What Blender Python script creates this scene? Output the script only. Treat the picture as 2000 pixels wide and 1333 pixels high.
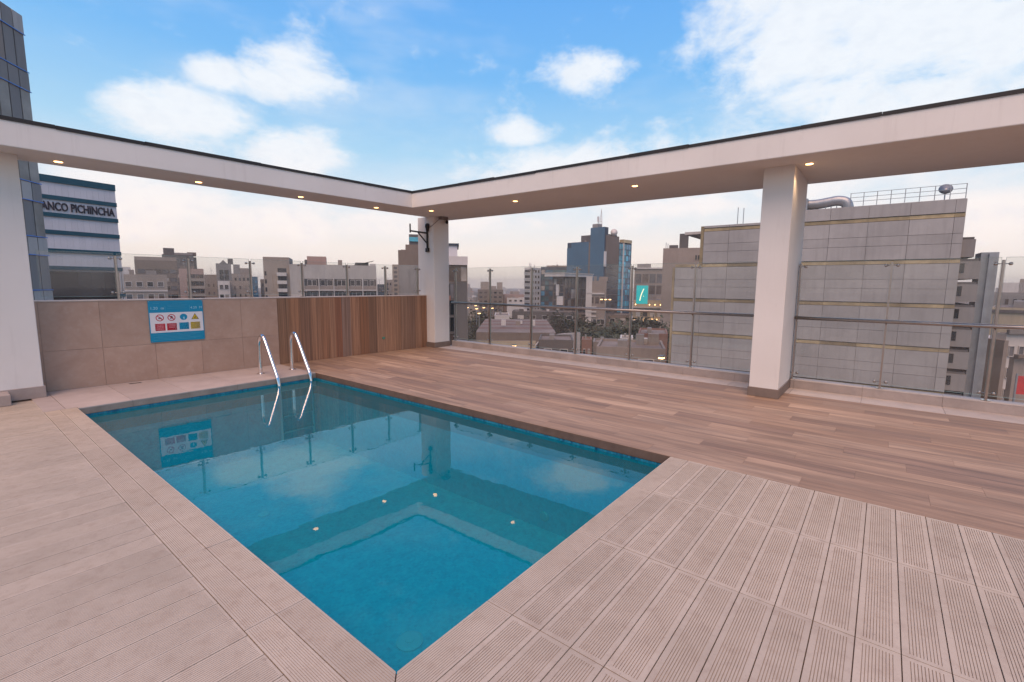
import bpy, bmesh, math, random
from mathutils import Vector, Matrix
random.seed(7)
SC = bpy.context.scene
for o in list(bpy.data.objects): bpy.data.objects.remove(o)
COL = SC.collection
R = math.radians
cos, sin, PI = math.cos, math.sin, math.pi

# ------------------------------------------------------------------ camera
EYE = Vector((0, 0, 1.5))
YAW, PITCH, ROLL, FPX = 0.672378, -0.121079, 0.00742, 910.05
_f = Vector((cos(YAW)*cos(PITCH), sin(YAW)*cos(PITCH), sin(PITCH)))
_r = Vector((sin(YAW), -cos(YAW), 0)); _u = _r.cross(_f)
CR = _r*cos(ROLL) + _u*sin(ROLL); CU = -_r*sin(ROLL) + _u*cos(ROLL); CF = _f
cd = bpy.data.cameras.new('camera'); cam = bpy.data.objects.new('camera', cd); COL.objects.link(cam)
cd.sensor_width = 36; cd.lens = 36*FPX/2000; cd.clip_start = .05; cd.clip_end = 12000
cam.matrix_world = Matrix(((CR.x, CU.x, -CF.x, EYE.x), (CR.y, CU.y, -CF.y, EYE.y), (CR.z, CU.z, -CF.z, EYE.z), (0, 0, 0, 1)))
SC.camera = cam

# ------------------------------------------------------------------ sky, sun, exposure
SUN_AZ, SUN_EL = R(205), R(58)      # the low sun stands behind the camera, to its left
w = bpy.data.worlds.new('World'); SC.world = w; w.use_nodes = True
nt = w.node_tree; nt.nodes.clear(); N = nt.nodes; LK = nt.links
def wn(t, **k):
    n = N.new(t)
    for a, b in k.items(): setattr(n, a, b)
    return n
def wmath(op, a, b=None, c=None, clamp=False):
    n = wn('ShaderNodeMath', operation=op); n.use_clamp = clamp
    for i, v in enumerate((a, b, c)):
        if v is None: continue
        if isinstance(v, (int, float)): n.inputs[i].default_value = v
        else: LK.new(v, n.inputs[i])
    return n.outputs[0]
def wmix(f, a, b, mode='MIX'):
    n = wn('ShaderNodeMix', data_type='RGBA', blend_type=mode)
    for s, v in ((n.inputs[0], f), (n.inputs[6], a), (n.inputs[7], b)):
        if isinstance(v, (int, float)): s.default_value = v
        elif isinstance(v, tuple): s.default_value = (*v, 1)
        else: LK.new(v, s)
    return n.outputs[2]
tc = wn('ShaderNodeTexCoord'); DIR = tc.outputs['Generated']
sep = wn('ShaderNodeSeparateXYZ'); LK.new(DIR, sep.inputs[0])
sky = wn('ShaderNodeTexSky', sky_type='NISHITA'); sky.sun_disc = False
sky.sun_elevation = SUN_EL; sky.sun_rotation = PI/2 - SUN_AZ; sky.air_density = 1; sky.dust_density = 1.5; sky.ozone_density = 2
nsk = wmix(1.0, sky.outputs[0], (.11, .11, .11), 'MULTIPLY')
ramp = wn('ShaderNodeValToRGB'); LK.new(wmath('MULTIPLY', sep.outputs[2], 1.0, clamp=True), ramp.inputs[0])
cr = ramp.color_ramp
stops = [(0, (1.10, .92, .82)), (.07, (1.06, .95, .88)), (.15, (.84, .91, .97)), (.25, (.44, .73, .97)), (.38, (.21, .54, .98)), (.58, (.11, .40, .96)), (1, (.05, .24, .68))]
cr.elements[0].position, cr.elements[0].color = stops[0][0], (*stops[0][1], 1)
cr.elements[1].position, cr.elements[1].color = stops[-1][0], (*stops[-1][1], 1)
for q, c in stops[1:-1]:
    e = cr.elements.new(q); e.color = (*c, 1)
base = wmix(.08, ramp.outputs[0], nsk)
def ray(px, py):
    return (CR*((px-1000)/FPX) + CU*(-(py-666.5)/FPX) + CF).normalized()
def wnoise(scale, detail, rough, dist=0.0, sc=(1, 1, 1)):
    mp = wn('ShaderNodeMapping'); mp.inputs['Scale'].default_value = sc; LK.new(DIR, mp.inputs[0])
    n = wn('ShaderNodeTexNoise'); n.inputs['Scale'].default_value = scale; n.inputs['Detail'].default_value = detail
    n.inputs['Roughness'].default_value = rough; n.inputs['Distortion'].default_value = dist
    LK.new(mp.outputs[0], n.inputs['Vector']); return n.outputs[0]
n1 = wnoise(8, 6, .60, .25, (1, 1, 1.8)); n2 = wnoise(3.2, 4, .58, 0, (1, 1, 3.2)); n3 = wnoise(30, 3, .65, 0, (1, 1, 1.6))
blobs = [(595, 150, .125, .065), (525, 160, .085, .045), (430, 148, .07, .04), (395, 238, .135, .078), (300, 222, .10, .055), (560, 305, .15, .075),
         (1140, 138, .115, .05), (1010, 262, .11, .038), (1080, 320, .13, .04), (870, 440, .24, .05),
         (1570, 50, .24, .20), (1740, 90, .32, .24), (1930, 50, .34, .26), (1800, 190, .26, .12), (280, 400, .2, .09), (1950, 420, .26, .07), (600, 440, .3, .06), (1350, 400, .22, .045), (1500, 330, .55, .13), (1100, 330, .3, .07)]
mx = None
for px, py, a, b in blobs:
    c = ray(px, py); az = Vector((-c.y, c.x, 0)).normalized(); up = c.cross(az); up = up if up.z > 0 else -up
    mp = wn('ShaderNodeMapping', vector_type='TEXTURE'); LK.new(DIR, mp.inputs[0])
    rad = az.cross(up)
    mp.inputs['Location'].default_value = c; mp.inputs['Scale'].default_value = (a, .5, b)
    mp.inputs['Rotation'].default_value = Matrix(((az.x, -rad.x, up.x), (az.y, -rad.y, up.y), (az.z, -rad.z, up.z))).to_euler()
    gr = wn('ShaderNodeTexGradient', gradient_type='SPHERICAL'); LK.new(mp.outputs[0], gr.inputs[0]); m = gr.outputs['Fac']
    mx = m if mx is None else wmath('MAXIMUM', mx, m)
dens = wmath('ADD', wmath('MULTIPLY', mx, 1.25), wmath('MULTIPLY', wmath('SUBTRACT', n1, .5), 2.1))
dens = wmath('ADD', dens, wmath('MULTIPLY', wmath('SUBTRACT', n3, .5), .55))
def wrange(v, a, b, lo=0.0, hi=1.0):
    n = wn('ShaderNodeMapRange', interpolation_type='SMOOTHSTEP'); LK.new(v, n.inputs[0])
    n.inputs[1].default_value = a; n.inputs[2].default_value = b; n.inputs[3].default_value = lo; n.inputs[4].default_value = hi; return n.outputs[0]
cmask = wrange(dens, .12, .98, 0, .95)
veil = wmath('MULTIPLY', wrange(n2, .48, .74, 0, .42), wrange(sep.outputs[2], .02, .2, 1, .55))
ccol = wmix(wrange(sep.outputs[2], .05, .3), (1.08, .97, .92), (.93, .97, 1.02))
ccol = wmix(wrange(n3, .40, .75, .0, .25), ccol, (.70, .77, .88))
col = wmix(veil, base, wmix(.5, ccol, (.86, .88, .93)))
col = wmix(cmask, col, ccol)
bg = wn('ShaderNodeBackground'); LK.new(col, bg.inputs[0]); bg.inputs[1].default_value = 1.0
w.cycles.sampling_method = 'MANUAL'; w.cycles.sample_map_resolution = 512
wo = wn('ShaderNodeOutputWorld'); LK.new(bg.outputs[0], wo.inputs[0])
sd = bpy.data.lights.new('sun', 'SUN'); sun = bpy.data.objects.new('sun', sd); COL.objects.link(sun)
sd.energy = 3.3; sd.angle = R(50); sd.color = (1, .64, .42)
sv = Vector((cos(SUN_AZ)*cos(SUN_EL), sin(SUN_AZ)*cos(SUN_EL), sin(SUN_EL)))
sun.rotation_euler = sv.to_track_quat('Z', 'Y').to_euler(); sun.location = sv*60
SC.view_settings.view_transform = 'Standard'; SC.view_settings.look = 'None'; SC.view_settings.gamma = 1
SC.view_settings.exposure = 0.0; SC.view_settings.use_curve_mapping = False
SC.render.engine = 'CYCLES'
SC.cycles.max_bounces = 5; SC.cycles.diffuse_bounces = 3; SC.cycles.glossy_bounces = 4; SC.cycles.volume_bounces = 0; SC.cycles.transparent_max_bounces = 16; SC.cycles.caustics_reflective = False; SC.cycles.caustics_refractive = False

# ------------------------------------------------------------------ materials
MATS = {}
def mat(name):
    m = bpy.data.materials.new(name); m.use_nodes = True; m.node_tree.nodes.clear(); MATS[name] = m; return m, m.node_tree
def node(t, ty, **k):
    n = t.nodes.new(ty)
    for a, b in k.items(): setattr(n, a, b)
    return n
def setin(t, s, v):
    if isinstance(v, (int, float)): s.default_value = v
    elif isinstance(v, tuple): s.default_value = (*v, 1) if (len(v) == 3 and s.type == 'RGBA') else v
    else: t.links.new(v, s)
def mixc(t, f, a, b, mode='MIX'):
    n = node(t, 'ShaderNodeMix', data_type='RGBA', blend_type=mode)
    setin(t, n.inputs[0], f); setin(t, n.inputs[6], a); setin(t, n.inputs[7], b); return n.outputs[2]
def math_(t, op, a, b=None, clamp=False):
    n = node(t, 'ShaderNodeMath', operation=op); n.use_clamp = clamp
    setin(t, n.inputs[0], a)
    if b is not None: setin(t, n.inputs[1], b)
    return n.outputs[0]
def noise(t, vec, scale, detail=4, rough=.55, dist=0.0):
    n = node(t, 'ShaderNodeTexNoise'); n.inputs['Scale'].default_value = scale; n.inputs['Detail'].default_value = detail
    n.inputs['Roughness'].default_value = rough; n.inputs['Distortion'].default_value = dist
    if vec is not None: t.links.new(vec, n.inputs['Vector'])
    return n.outputs[0]
def rng(t, v, a, b, lo=0.0, hi=1.0):
    n = node(t, 'ShaderNodeMapRange'); t.links.new(v, n.inputs[0])
    for i, q in zip((1, 2, 3, 4), (a, b, lo, hi)): n.inputs[i].default_value = q
    return n.outputs[0]
def mapping(t, vec, sc=(1, 1, 1), loc=None):
    n = node(t, 'ShaderNodeMapping'); t.links.new(vec, n.inputs[0]); n.inputs['Scale'].default_value = sc
    if loc is not None: t.links.new(loc, n.inputs['Location'])
    return n.outputs[0]
def world_vec(t): return node(t, 'ShaderNodeNewGeometry').outputs['Position']
def obj_vec(t): return node(t, 'ShaderNodeTexCoord').outputs['Object']
def rand(t): return node(t, 'ShaderNodeObjectInfo').outputs['Random']
def finish(t, color, rough=.6, metal=0.0, bump=None, bstr=.3, bdist=.01, spec=.5, emit=None, estr=0.0):
    b = node(t, 'ShaderNodeBsdfPrincipled'); setin(t, b.inputs['Base Color'], color); setin(t, b.inputs['Roughness'], rough)
    setin(t, b.inputs['Metallic'], metal); b.inputs['Specular IOR Level'].default_value = spec
    if emit: b.inputs['Emission Color'].default_value = (*emit, 1); b.inputs['Emission Strength'].default_value = estr
    if bump is not None:
        n = node(t, 'ShaderNodeBump'); n.inputs['Strength'].default_value = bstr; n.inputs['Distance'].default_value = bdist
        t.links.new(bump, n.inputs['Height']); t.links.new(n.outputs[0], b.inputs['Normal'])
    o = node(t, 'ShaderNodeOutputMaterial'); t.links.new(b.outputs[0], o.inputs[0]); return b
def pm(name, c, rough=.7, metal=0.0, var=.14, scale=2.0, bump=.0, bscale=40, rnd=0.0, streak=0.0, spec=.4):
    """painted / stone / plaster surface: two noises of tone, optional per-object shade, vertical weathering and fine relief"""
    m, t = mat(name); v = world_vec(t)
    n = noise(t, v, scale, 6, .6); n_ = noise(t, v, scale*7, 4, .6)
    lo = tuple(x*(1-var) for x in c); hi = tuple(min(1, x*(1+var)) for x in c)
    col = mixc(t, rng(t, n, .3, .7), lo, hi)
    col = mixc(t, rng(t, n_, .35, .7, 0, var), col, tuple(x*.55 for x in c))
    if streak:
        s = noise(t, mapping(t, v, (1.6, 1.6, .12)), 2.2, 5, .65)
        col = mixc(t, rng(t, s, .48, .78, 0, streak), col, tuple(x*.45 for x in c))
    if rnd:
        col = mixc(t, 1.0, col, node_gray(t, rand(t), 1-rnd, 1+rnd), 'MULTIPLY')
    bp = noise(t, v, bscale, 4, .6) if bump else None
    finish(t, col, rough, metal, bp, bump, .004, spec); return m
def node_gray(t, v, lo, hi):
    g = rng(t, v, 0, 1, lo, hi); n = node(t, 'ShaderNodeCombineColor')
    for i in range(3): t.links.new(g, n.inputs[i])
    return n.outputs[0]
def emis(name, c, s):
    m, t = mat(name); finish(t, c, .4, emit=c, estr=s); return m

def plaster_mat():
    m, t = mat('plaster'); v = world_vec(t)
    n = noise(t, v, .9, 5, .6); n2 = noise(t, v, 6, 5, .65); dr = noise(t, mapping(t, v, (5, 5, .35)), 2.0, 5, .7)
    c = mixc(t, rng(t, n, .3, .7), (.72, .675, .622), (.785, .74, .685))
    c = mixc(t, rng(t, dr, .56, .80, 0, .30), c, (.50, .44, .39))            # rain runs
    c = mixc(t, rng(t, n2, .60, .80, 0, .22), c, (.56, .50, .45))            # scuffs and patches
    finish(t, c, .75, 0, n2, .10, .004, .3); return m
plaster = plaster_mat()
flash = pm('dark_flashing', (.028, .024, .022), .55, var=.3, scale=3)
grout = pm('grout', (.22, .168, .128), .9, var=.2, scale=8)
slabm = pm('roof_slab', (.42, .35, .31), .85, var=.15, scale=1.5, bump=.2)
skirtm = pm('skirting_tile', (.21, .158, .128), .55, var=.14, scale=5)
lightstrip = pm('pale_strip_tile', (.58, .49, .42), .8, var=.10, scale=4, rnd=.05)
kerbtile = pm('kerb_tile', (.40, .325, .285), .55, var=.13, scale=4, rnd=.05)
steel = pm('brushed_steel', (.44, .385, .345), .28, 1.0, var=.08, scale=14)
chrome = pm('polished_steel', (.78, .76, .74), .10, 1.0, var=.03, scale=9)
blackm = pm('black_iron', (.018, .016, .016), .5, var=.3, scale=9)

def stone_tile():
    m, t = mat('wall_tile'); v = world_vec(t); r = rand(t)
    n = noise(t, v, 2.2, 7, .62, .6); n2 = noise(t, v, 16, 5, .6)
    c = mixc(t, rng(t, n, .3, .72), (.375, .24, .174), (.48, .33, .245))
    c = mixc(t, rng(t, n2, .5, .75, 0, .30), c, (.52, .42, .35))
    c = mixc(t, 1.0, c, node_gray(t, r, .93, 1.07), 'MULTIPLY')
    finish(t, c, rng(t, n2, .3, .7, .45, .62), 0, n2, .12, .003); return m
walltile = stone_tile()
def strip_tile():
    m, t = mat('back_strip_tile'); v = world_vec(t)
    n = noise(t, v, 2.0, 7, .6, .4); n2 = noise(t, mapping(t, v, (3, 9, 3)), 5, 5, .6)
    c = mixc(t, rng(t, n, .3, .7), (.42, .335, .29), (.54, .445, .39))
    c = mixc(t, rng(t, n2, .5, .8, 0, .35), c, (.36, .28, .24))
    c = mixc(t, 1.0, c, node_gray(t, rand(t), .95, 1.05), 'MULTIPLY')
    finish(t, c, .55, 0, n2, .1, .003); return m
backtile = strip_tile()
def rib_tile():
    m, t = mat('ribbed_deck_tile'); v = world_vec(t); r = rand(t)
    n = noise(t, v, 2.6, 6, .62, .4); n2 = noise(t, v, 13, 5, .62); n3 = noise(t, v, 55, 3, .6)
    c = mixc(t, rng(t, n, .3, .72), (.447, .358, .267), (.547, .443, .338))
    c = mixc(t, rng(t, n2, .50, .72, 0, .55), c, (.36, .268, .198))      # pinkish brown soiling
    c = mixc(t, rng(t, n3, .60, .76, 0, .45), c, (.24, .175, .14))        # specks
    c = mixc(t, 1.0, c, node_gray(t, r, .93, 1.06), 'MULTIPLY')
    finish(t, c, rng(t, n2, .3, .7, .48, .66), 0, n3, .14, .002); return m
ribm = rib_tile()
def groove_m():
    m, t = mat('groove'); v = world_vec(t); n = noise(t, v, 7, 4, .6)
    finish(t, mixc(t, rng(t, n, .3, .7), (.31, .236, .17), (.44, .35, .262)), .85); return m
groovem = groove_m()
def wood(name, tint, axis, gsc, rough=.55, lo=.60, hi=1.36, blend=.85):
    """wood-look porcelain: per-plank tone from the object's random number, long grain along the plank"""
    m, t = mat(name); ov = obj_vec(t); r = rand(t)
    off = node(t, 'ShaderNodeCombineXYZ'); t.links.new(math_(t, 'MULTIPLY', r, 37.0), off.inputs[0]); t.links.new(math_(t, 'MULTIPLY', r, 71.0), off.inputs[1]); t.links.new(math_(t, 'MULTIPLY', r, 53.0), off.inputs[2])
    sc = [gsc]*3; sc[axis] = gsc*.055
    mv = mapping(t, ov, tuple(sc), off.outputs[0])
    g = noise(t, mv, 1.0, 8, .68, .55)
    sc2 = [gsc*.28]*3; sc2[axis] = gsc*.028
    g2 = noise(t, mapping(t, ov, tuple(sc2), off.outputs[0]), 1.0, 5, .6, .8)
    base = node(t, 'ShaderNodeObjectInfo').outputs['Color']          # tone of the single plank
    c = mixc(t, rng(t, g2, .38, .66, 0, blend), base, tint)
    c = mixc(t, 1.0, c, node_gray(t, rng(t, g, .30, .70), lo, hi), 'MULTIPLY')
    fine = noise(t, mapping(t, ov, tuple(x*5 for x in sc), off.outputs[0]), 1.0, 3, .6)
    c = mixc(t, rng(t, fine, .5, .8, 0, .45), c, (.12, .075, .055))
    finish(t, c, rng(t, g, .3, .7, rough-.06, rough+.12), 0, g, .10, .003); return m
floorwood = wood('floor_wood', (.255, .162, .108), 1, 12, .58, .58, 1.42)
wallwood = wood('wall_wood', (.20, .105, .062), 2, 12, .6, .45, 1.55, .7)
FLOORTONES = [(.385, .255, .17)]*5 + [(.44, .30, .205)]*3 + [(.345, .222, .145)]*4 + [(.28, .182, .128)]*3 + [(.50, .345, .24)]
WALLTONES = [(0.264, 0.146, 0.082), (0.364, 0.182, 0.095), (0.229, 0.122, 0.073), (0.375, 0.196, 0.109), (0.342, 0.166, 0.087), (0.409, 0.216, 0.124), (0.285, 0.117, 0.062), (0.285, 0.19, 0.146), (0.387, 0.201, 0.113), (0.297, 0.137, 0.068), (0.217, 0.122, 0.073), (0.387, 0.221, 0.133), (0.387, 0.216, 0.127), (0.375, 0.211, 0.124), (0.297, 0.182, 0.119), (0.252, 0.151, 0.102), (0.352, 0.201, 0.124), (0.285, 0.151, 0.087)]
riserwood = pm('riser_wood', (.15, .095, .07), .5, var=.2, scale=7)  # riser colour darkened to hold the shade under the coping overhang
risertile = pm('riser_tile', (.33, .265, .22), .6, var=.18, scale=7)
def mosaic(name, cols, cell=.025):
    m, t = mat(name); v = world_vec(t)
    s = node(t, 'ShaderNodeVectorMath', operation='SCALE'); t.links.new(v, s.inputs[0]); s.inputs['Scale'].default_value = 1/cell
    a = node(t, 'ShaderNodeVectorMath', operation='ADD'); t.links.new(s.outputs[0], a.inputs[0]); a.inputs[1].default_value = (.37, .37, .37)
    fl = node(t, 'ShaderNodeVectorMath', operation='FLOOR'); t.links.new(a.outputs[0], fl.inputs[0])
    wnz = node(t, 'ShaderNodeTexWhiteNoise'); t.links.new(fl.outputs[0], wnz.inputs[0])
    big = noise(t, v, 7.0, 4, .7)
    f = math_(t, 'ADD', math_(t, 'MULTIPLY', wnz.outputs[0], .5), math_(t, 'MULTIPLY', rng(t, big, .3, .7), .6), True)
    rp = node(t, 'ShaderNodeValToRGB'); t.links.new(f, rp.inputs[0]); e = rp.color_ramp.elements
    e[0].color = (*cols[0], 1); e[1].color = (*cols[-1], 1)
    for i, c in enumerate(cols[1:-1]): x = e.new((i+1)/(len(cols)-1)); x.color = (*c, 1)
    fr = node(t, 'ShaderNodeVectorMath', operation='FRACTION'); t.links.new(a.outputs[0], fr.inputs[0])
    finish(t, rp.outputs[0], .3); return m
poolm = mosaic('pool_mosaic', [(.002, .20, .28), (.004, .31, .41), (.010, .38, .48), (.03, .46, .54)])
poolw = mosaic('pool_wall_mosaic_lit', [(.002, .26, .40), (.005, .36, .52), (.012, .43, .60), (.03, .50, .65)])  # wall copy of the mosaic, brightened to offset the shade on it
bandm = mosaic('waterline_mosaic', [(.005, .04, .10), (.01, .15, .27), (.03, .28, .40), (.01, .10, .21)])
def water_mat():
    m, t = mat('water'); v = world_vec(t)
    h = math_(t, 'ADD', noise(t, v, 2.3, 3, .5, .3), math_(t, 'MULTIPLY', noise(t, v, 9, 2, .5), .18))
    bp = node(t, 'ShaderNodeBump'); bp.inputs['Strength'].default_value = .018; bp.inputs['Distance'].default_value = .05; t.links.new(h, bp.inputs['Height'])
    fr = node(t, 'ShaderNodeFresnel'); fr.inputs[0].default_value = 1.5; t.links.new(bp.outputs[0], fr.inputs[1])
    tr = node(t, 'ShaderNodeBsdfTransparent'); tr.inputs[0].default_value = (.30, .94, .99, 1)
    gl = node(t, 'ShaderNodeBsdfGlossy'); gl.inputs['Roughness'].default_value = .0; gl.inputs[0].default_value = (1, 1, 1, 1); t.links.new(bp.outputs[0], gl.inputs['Normal'])
    df = node(t, 'ShaderNodeBsdfDiffuse'); df.inputs[0].default_value = (.0, .38, .48, 1)      # light scattered back by the water body
    ms = node(t, 'ShaderNodeMixShader'); ms.inputs[0].default_value = .26; t.links.new(tr.outputs[0], ms.inputs[1]); t.links.new(df.outputs[0], ms.inputs[2])
    mx = node(t, 'ShaderNodeMixShader'); t.links.new(fr.outputs[0], mx.inputs[0]); t.links.new(ms.outputs[0], mx.inputs[1]); t.links.new(gl.outputs[0], mx.inputs[2])
    o = node(t, 'ShaderNodeOutputMaterial'); t.links.new(mx.outputs[0], o.inputs[0]); return m
waterm = water_mat()
def glass_mat(name, tint, ior=1.5, rough=0.0, sky_veil=.03):
    m, t = mat(name); v = world_vec(t)
    fr = node(t, 'ShaderNodeFresnel'); bf = node(t, 'ShaderNodeNewGeometry').outputs['Backfacing']; t.links.new(rng(t, bf, 0, 1, ior, 1/ior), fr.inputs[0])
    tr = node(t, 'ShaderNodeBsdfTransparent'); tr.inputs[0].default_value = (*tint, 1)
    gl = node(t, 'ShaderNodeBsdfGlossy'); gl.inputs['Roughness'].default_value = rough
    mx = node(t, 'ShaderNodeMixShader'); t.links.new(fr.outputs[0], mx.inputs[0]); t.links.new(tr.outputs[0], mx.inputs[1]); t.links.new(gl.outputs[0], mx.inputs[2])
    df = node(t, 'ShaderNodeBsdfDiffuse'); df.inputs[0].default_value = (.72, .70, .68, 1)  # pale diffuse veil, stands in for bright sky reflected by the panes
    m2 = node(t, 'ShaderNodeMixShader'); t.links.new(rng(t, noise(t, v, 3.5, 6, .65), .3, .8, sky_veil*.4, sky_veil*1.5), m2.inputs[0])
    t.links.new(mx.outputs[0], m2.inputs[1]); t.links.new(df.outputs[0], m2.inputs[2])
    o = node(t, 'ShaderNodeOutputMaterial'); t.links.new(m2.outputs[0], o.inputs[0]); return m
railglass = glass_mat('rail_glass', (.88, .895, .88), 1.6, sky_veil=.07)
edgeglass = pm('glass_edge', (.30, .42, .38), .2, var=.1)
def winglass(name, c, rough=.08, spec=.7):
    m, t = mat(name); v = world_vec(t)
    col = mixc(t, rng(t, noise(t, v, .35, 5, .6), .3, .7), tuple(x*.6 for x in c), tuple(x*1.5 for x in c))
    col = mixc(t, 1.0, col, node_gray(t, rand(t), .55, 1.5), 'MULTIPLY')
    finish(t, col, rough, 0, noise(t, v, .5, 2), .04, .05, spec); return m
g_curtain = winglass('window_curtain', (.30, .27, .24), .6, .3); g_dark = winglass('window_glass_dark', (.035, .036, .04)); g_grey = winglass('window_glass_grey', (.10, .10, .105)); g_black = winglass('window_glass_black', (.012, .016, .018))
g_taupe = winglass('window_glass_taupe', (.21, .195, .175), .4, .2); g_teal = winglass('window_glass_teal', (.06, .13, .15)); g_blue = winglass('window_glass_blue', (.05, .16, .25)); g_cyan = winglass('window_glass_cyan', (.05, .32, .42)); g_brown = winglass('window_glass_brown', (.085, .066, .055))
def wallmat(n, c, **k):
    k.setdefault('streak', .28); k.setdefault('scale', .12); k.setdefault('var', .12)
    return pm(n, c, .85, **k)
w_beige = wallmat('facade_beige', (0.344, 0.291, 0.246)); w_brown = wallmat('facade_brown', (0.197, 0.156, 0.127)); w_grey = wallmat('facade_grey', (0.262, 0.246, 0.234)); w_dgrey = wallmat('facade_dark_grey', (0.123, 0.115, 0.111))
w_white = wallmat('facade_white', (.62, .58, .55)); w_pale = wallmat('facade_pale', (.46, .43, .40)); w_pink = wallmat('facade_pink', (0.394, 0.279, 0.238)); w_cream = wallmat('facade_cream', (0.451, 0.377, 0.271)); w_brick = wallmat('facade_brick', (0.246, 0.131, 0.098)); w_blue = wallmat('facade_blue', (0.082, 0.156, 0.221), var=.08); w_blued = wallmat('facade_slate', (0.061, 0.082, 0.107)); w_taupe = wallmat('facade_taupe', (0.295, 0.246, 0.213)); w_joint = pm('panel_joint', (.30, .29, .275), .8); w_panel = pm('grey_panel', (.37, .355, .34), .6, var=.13, scale=.25, rnd=.07, streak=.30)
w_panelw = pm('pale_metal_panel', (.66, .63, .64), .45, var=.06, scale=.3, rnd=.03, streak=.08); goldm = pm('gold_strip', (.37, .29, .17), .42, .1, var=.45, scale=.35, rnd=.4); tealband = pm('teal_band', (.004, .07, .105), .4, var=.1); letterm = pm('dark_letter', (.035, .03, .04), .6)  # gold strip: uneven tone paints in the golden reflections
roofm = pm('flat_roof', (.23, .19, .17), .9, var=.25, scale=.15); asphalt = pm('asphalt', (.05, .047, .045), .9, var=.25, scale=.2); redroof = pm('red_roof', (.185, .115, .095), .9, var=.25, scale=.3); pale = pm('pale_concrete', (.50, .46, .42), .85, var=.15, scale=.3, streak=.2)
bluelamp = pm('blue_trim', (.06, .22, .62), .4, var=.05); yellowm = pm('yellow_paint', (.62, .40, .03), .5); redm = pm('red_paint', (.55, .02, .025), .5); metalg = pm('galvanised', (.34, .35, .36), .45, .6, var=.15, scale=1.2)
leafm = pm('leaf', (.050, .062, .030), .7, var=.45, scale=.7); trunkm = pm('bark', (.09, .065, .05), .9, var=.3, scale=3)
warm = emis('warm_lamp', (1, .55, .22), 7); warmdim = emis('warm_window', (1, .60, .28), 1.6); whitelamp = emis('white_lamp', (1, .92, .82), 9); redlamp = emis('red_lamp', (1, .06, .03), 5); tealscreen = emis('teal_screen', (.004, .36, .36), .75); screenmark = emis('screen_mark', (.95, .95, .62), .9); greenlamp = emis('green_lamp', (.02, .9, .5), 4)
bulb = emis('downlight_bulb', (1, .52, .20), 6)

# ------------------------------------------------------------------ mesh helpers
class MB:
    def __init__(s): s.v = []; s.f = []; s.mi = []
    def quad(s, *p, m=0):
        i = len(s.v); s.v += [tuple(q) for q in p]; s.f.append(tuple(range(i, i+len(p)))); s.mi.append(m); return s
    def box(s, x0, x1, y0, y1, z0, z1, m=0):
        i = len(s.v); s.v += [(x, y, z) for z in (z0, z1) for x, y in ((x0, y0), (x1, y0), (x1, y1), (x0, y1))]
        for f in ((0, 3, 2, 1), (4, 5, 6, 7), (0, 1, 5, 4), (1, 2, 6, 5), (2, 3, 7, 6), (3, 0, 4, 7)): s.f.append(tuple(i+k for k in f)); s.mi.append(m)
        return s
    def prism(s, pts, z0, z1, m=0):
        n = len(pts); i = len(s.v); s.v += [(x, y, z0) for x, y in pts] + [(x, y, z1) for x, y in pts]
        s.f.append(tuple(i+k for k in range(n-1, -1, -1))); s.f.append(tuple(i+n+k for k in range(n))); s.mi += [m, m]
        for k in range(n): s.f.append((i+k, i+(k+1) % n, i+n+(k+1) % n, i+n+k)); s.mi.append(m)
        return s
    def tube(s, path, r, seg=10, m=0, cap=True):
        P = [Vector(p) for p in path]; rings = []; ref = None
        rr = r if isinstance(r, (list, tuple)) else [r]*len(P)
        for k, q in enumerate(P):
            d = ((P[min(k+1, len(P)-1)] - q).normalized() + (q - P[max(k-1, 0)]).normalized()).normalized()
            if ref is None: ref = Vector((0, 0, 1)) if abs(d.z) < .9 else Vector((1, 0, 0))
            a = (ref - d*ref.dot(d)).normalized(); b = d.cross(a); ref = a
            i = len(s.v); s.v += [tuple(q + (a*cos(2*PI*j/seg) + b*sin(2*PI*j/seg))*rr[k]) for j in range(seg)]; rings.append(i)
        for a, b in zip(rings, rings[1:]):
            for j in range(seg): s.f.append((a+j, a+(j+1) % seg, b+(j+1) % seg, b+j)); s.mi.append(m)
        if cap:
            s.f.append(tuple(rings[0]+j for j in range(seg-1, -1, -1))); s.f.append(tuple(rings[-1]+j for j in range(seg))); s.mi += [m, m]
        return s
    def mesh(s, name, mats, smooth=False):
        me = bpy.data.meshes.new(name); me.from_pydata(s.v, [], s.f)
        for m in (mats if isinstance(mats, (list, tuple)) else [mats]): me.materials.append(m)
        for p, k in zip(me.polygons, s.mi): p.material_index = k; p.use_smooth = smooth
        me.update(); return me
def put(name, me, parent=None, loc=(0, 0, 0), rot=(0, 0, 0), scale=(1, 1, 1)):
    o = bpy.data.objects.new(name, me); COL.objects.link(o); o.parent = parent; o.location = loc; o.rotation_euler = rot; o.scale = scale; return o
def part(name, mb, mats, parent=None, smooth=False, **k): return put(name, mb.mesh(name, mats, smooth), parent, **k)
def bevelled(mb, w_, seg=1):
    me = mb.mesh('tmp', []); bm = bmesh.new(); bm.from_mesh(me); bpy.data.meshes.remove(me)
    bmesh.ops.remove_doubles(bm, verts=bm.verts, dist=1e-5)
    bmesh.ops.bevel(bm, geom=list(bm.edges), offset=w_, segments=seg, affect='EDGES', profile=.5)
    return bm
def bpart(name, mb, m, parent=None, w_=.008, seg=2, **k):
    bm = bevelled(mb, w_, seg); me = bpy.data.meshes.new(name); bm.to_mesh(me); bm.free(); me.materials.append(m); return put(name, me, parent, **k)
def thing(name, label, cat, loc=(0, 0, 0), rz=0.0, group=None):
    o = bpy.data.objects.new(name, None); COL.objects.link(o); o.location = loc; o.rotation_euler = (0, 0, rz); o.empty_display_size = .2
    return tag(o, label, cat, group)
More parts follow.
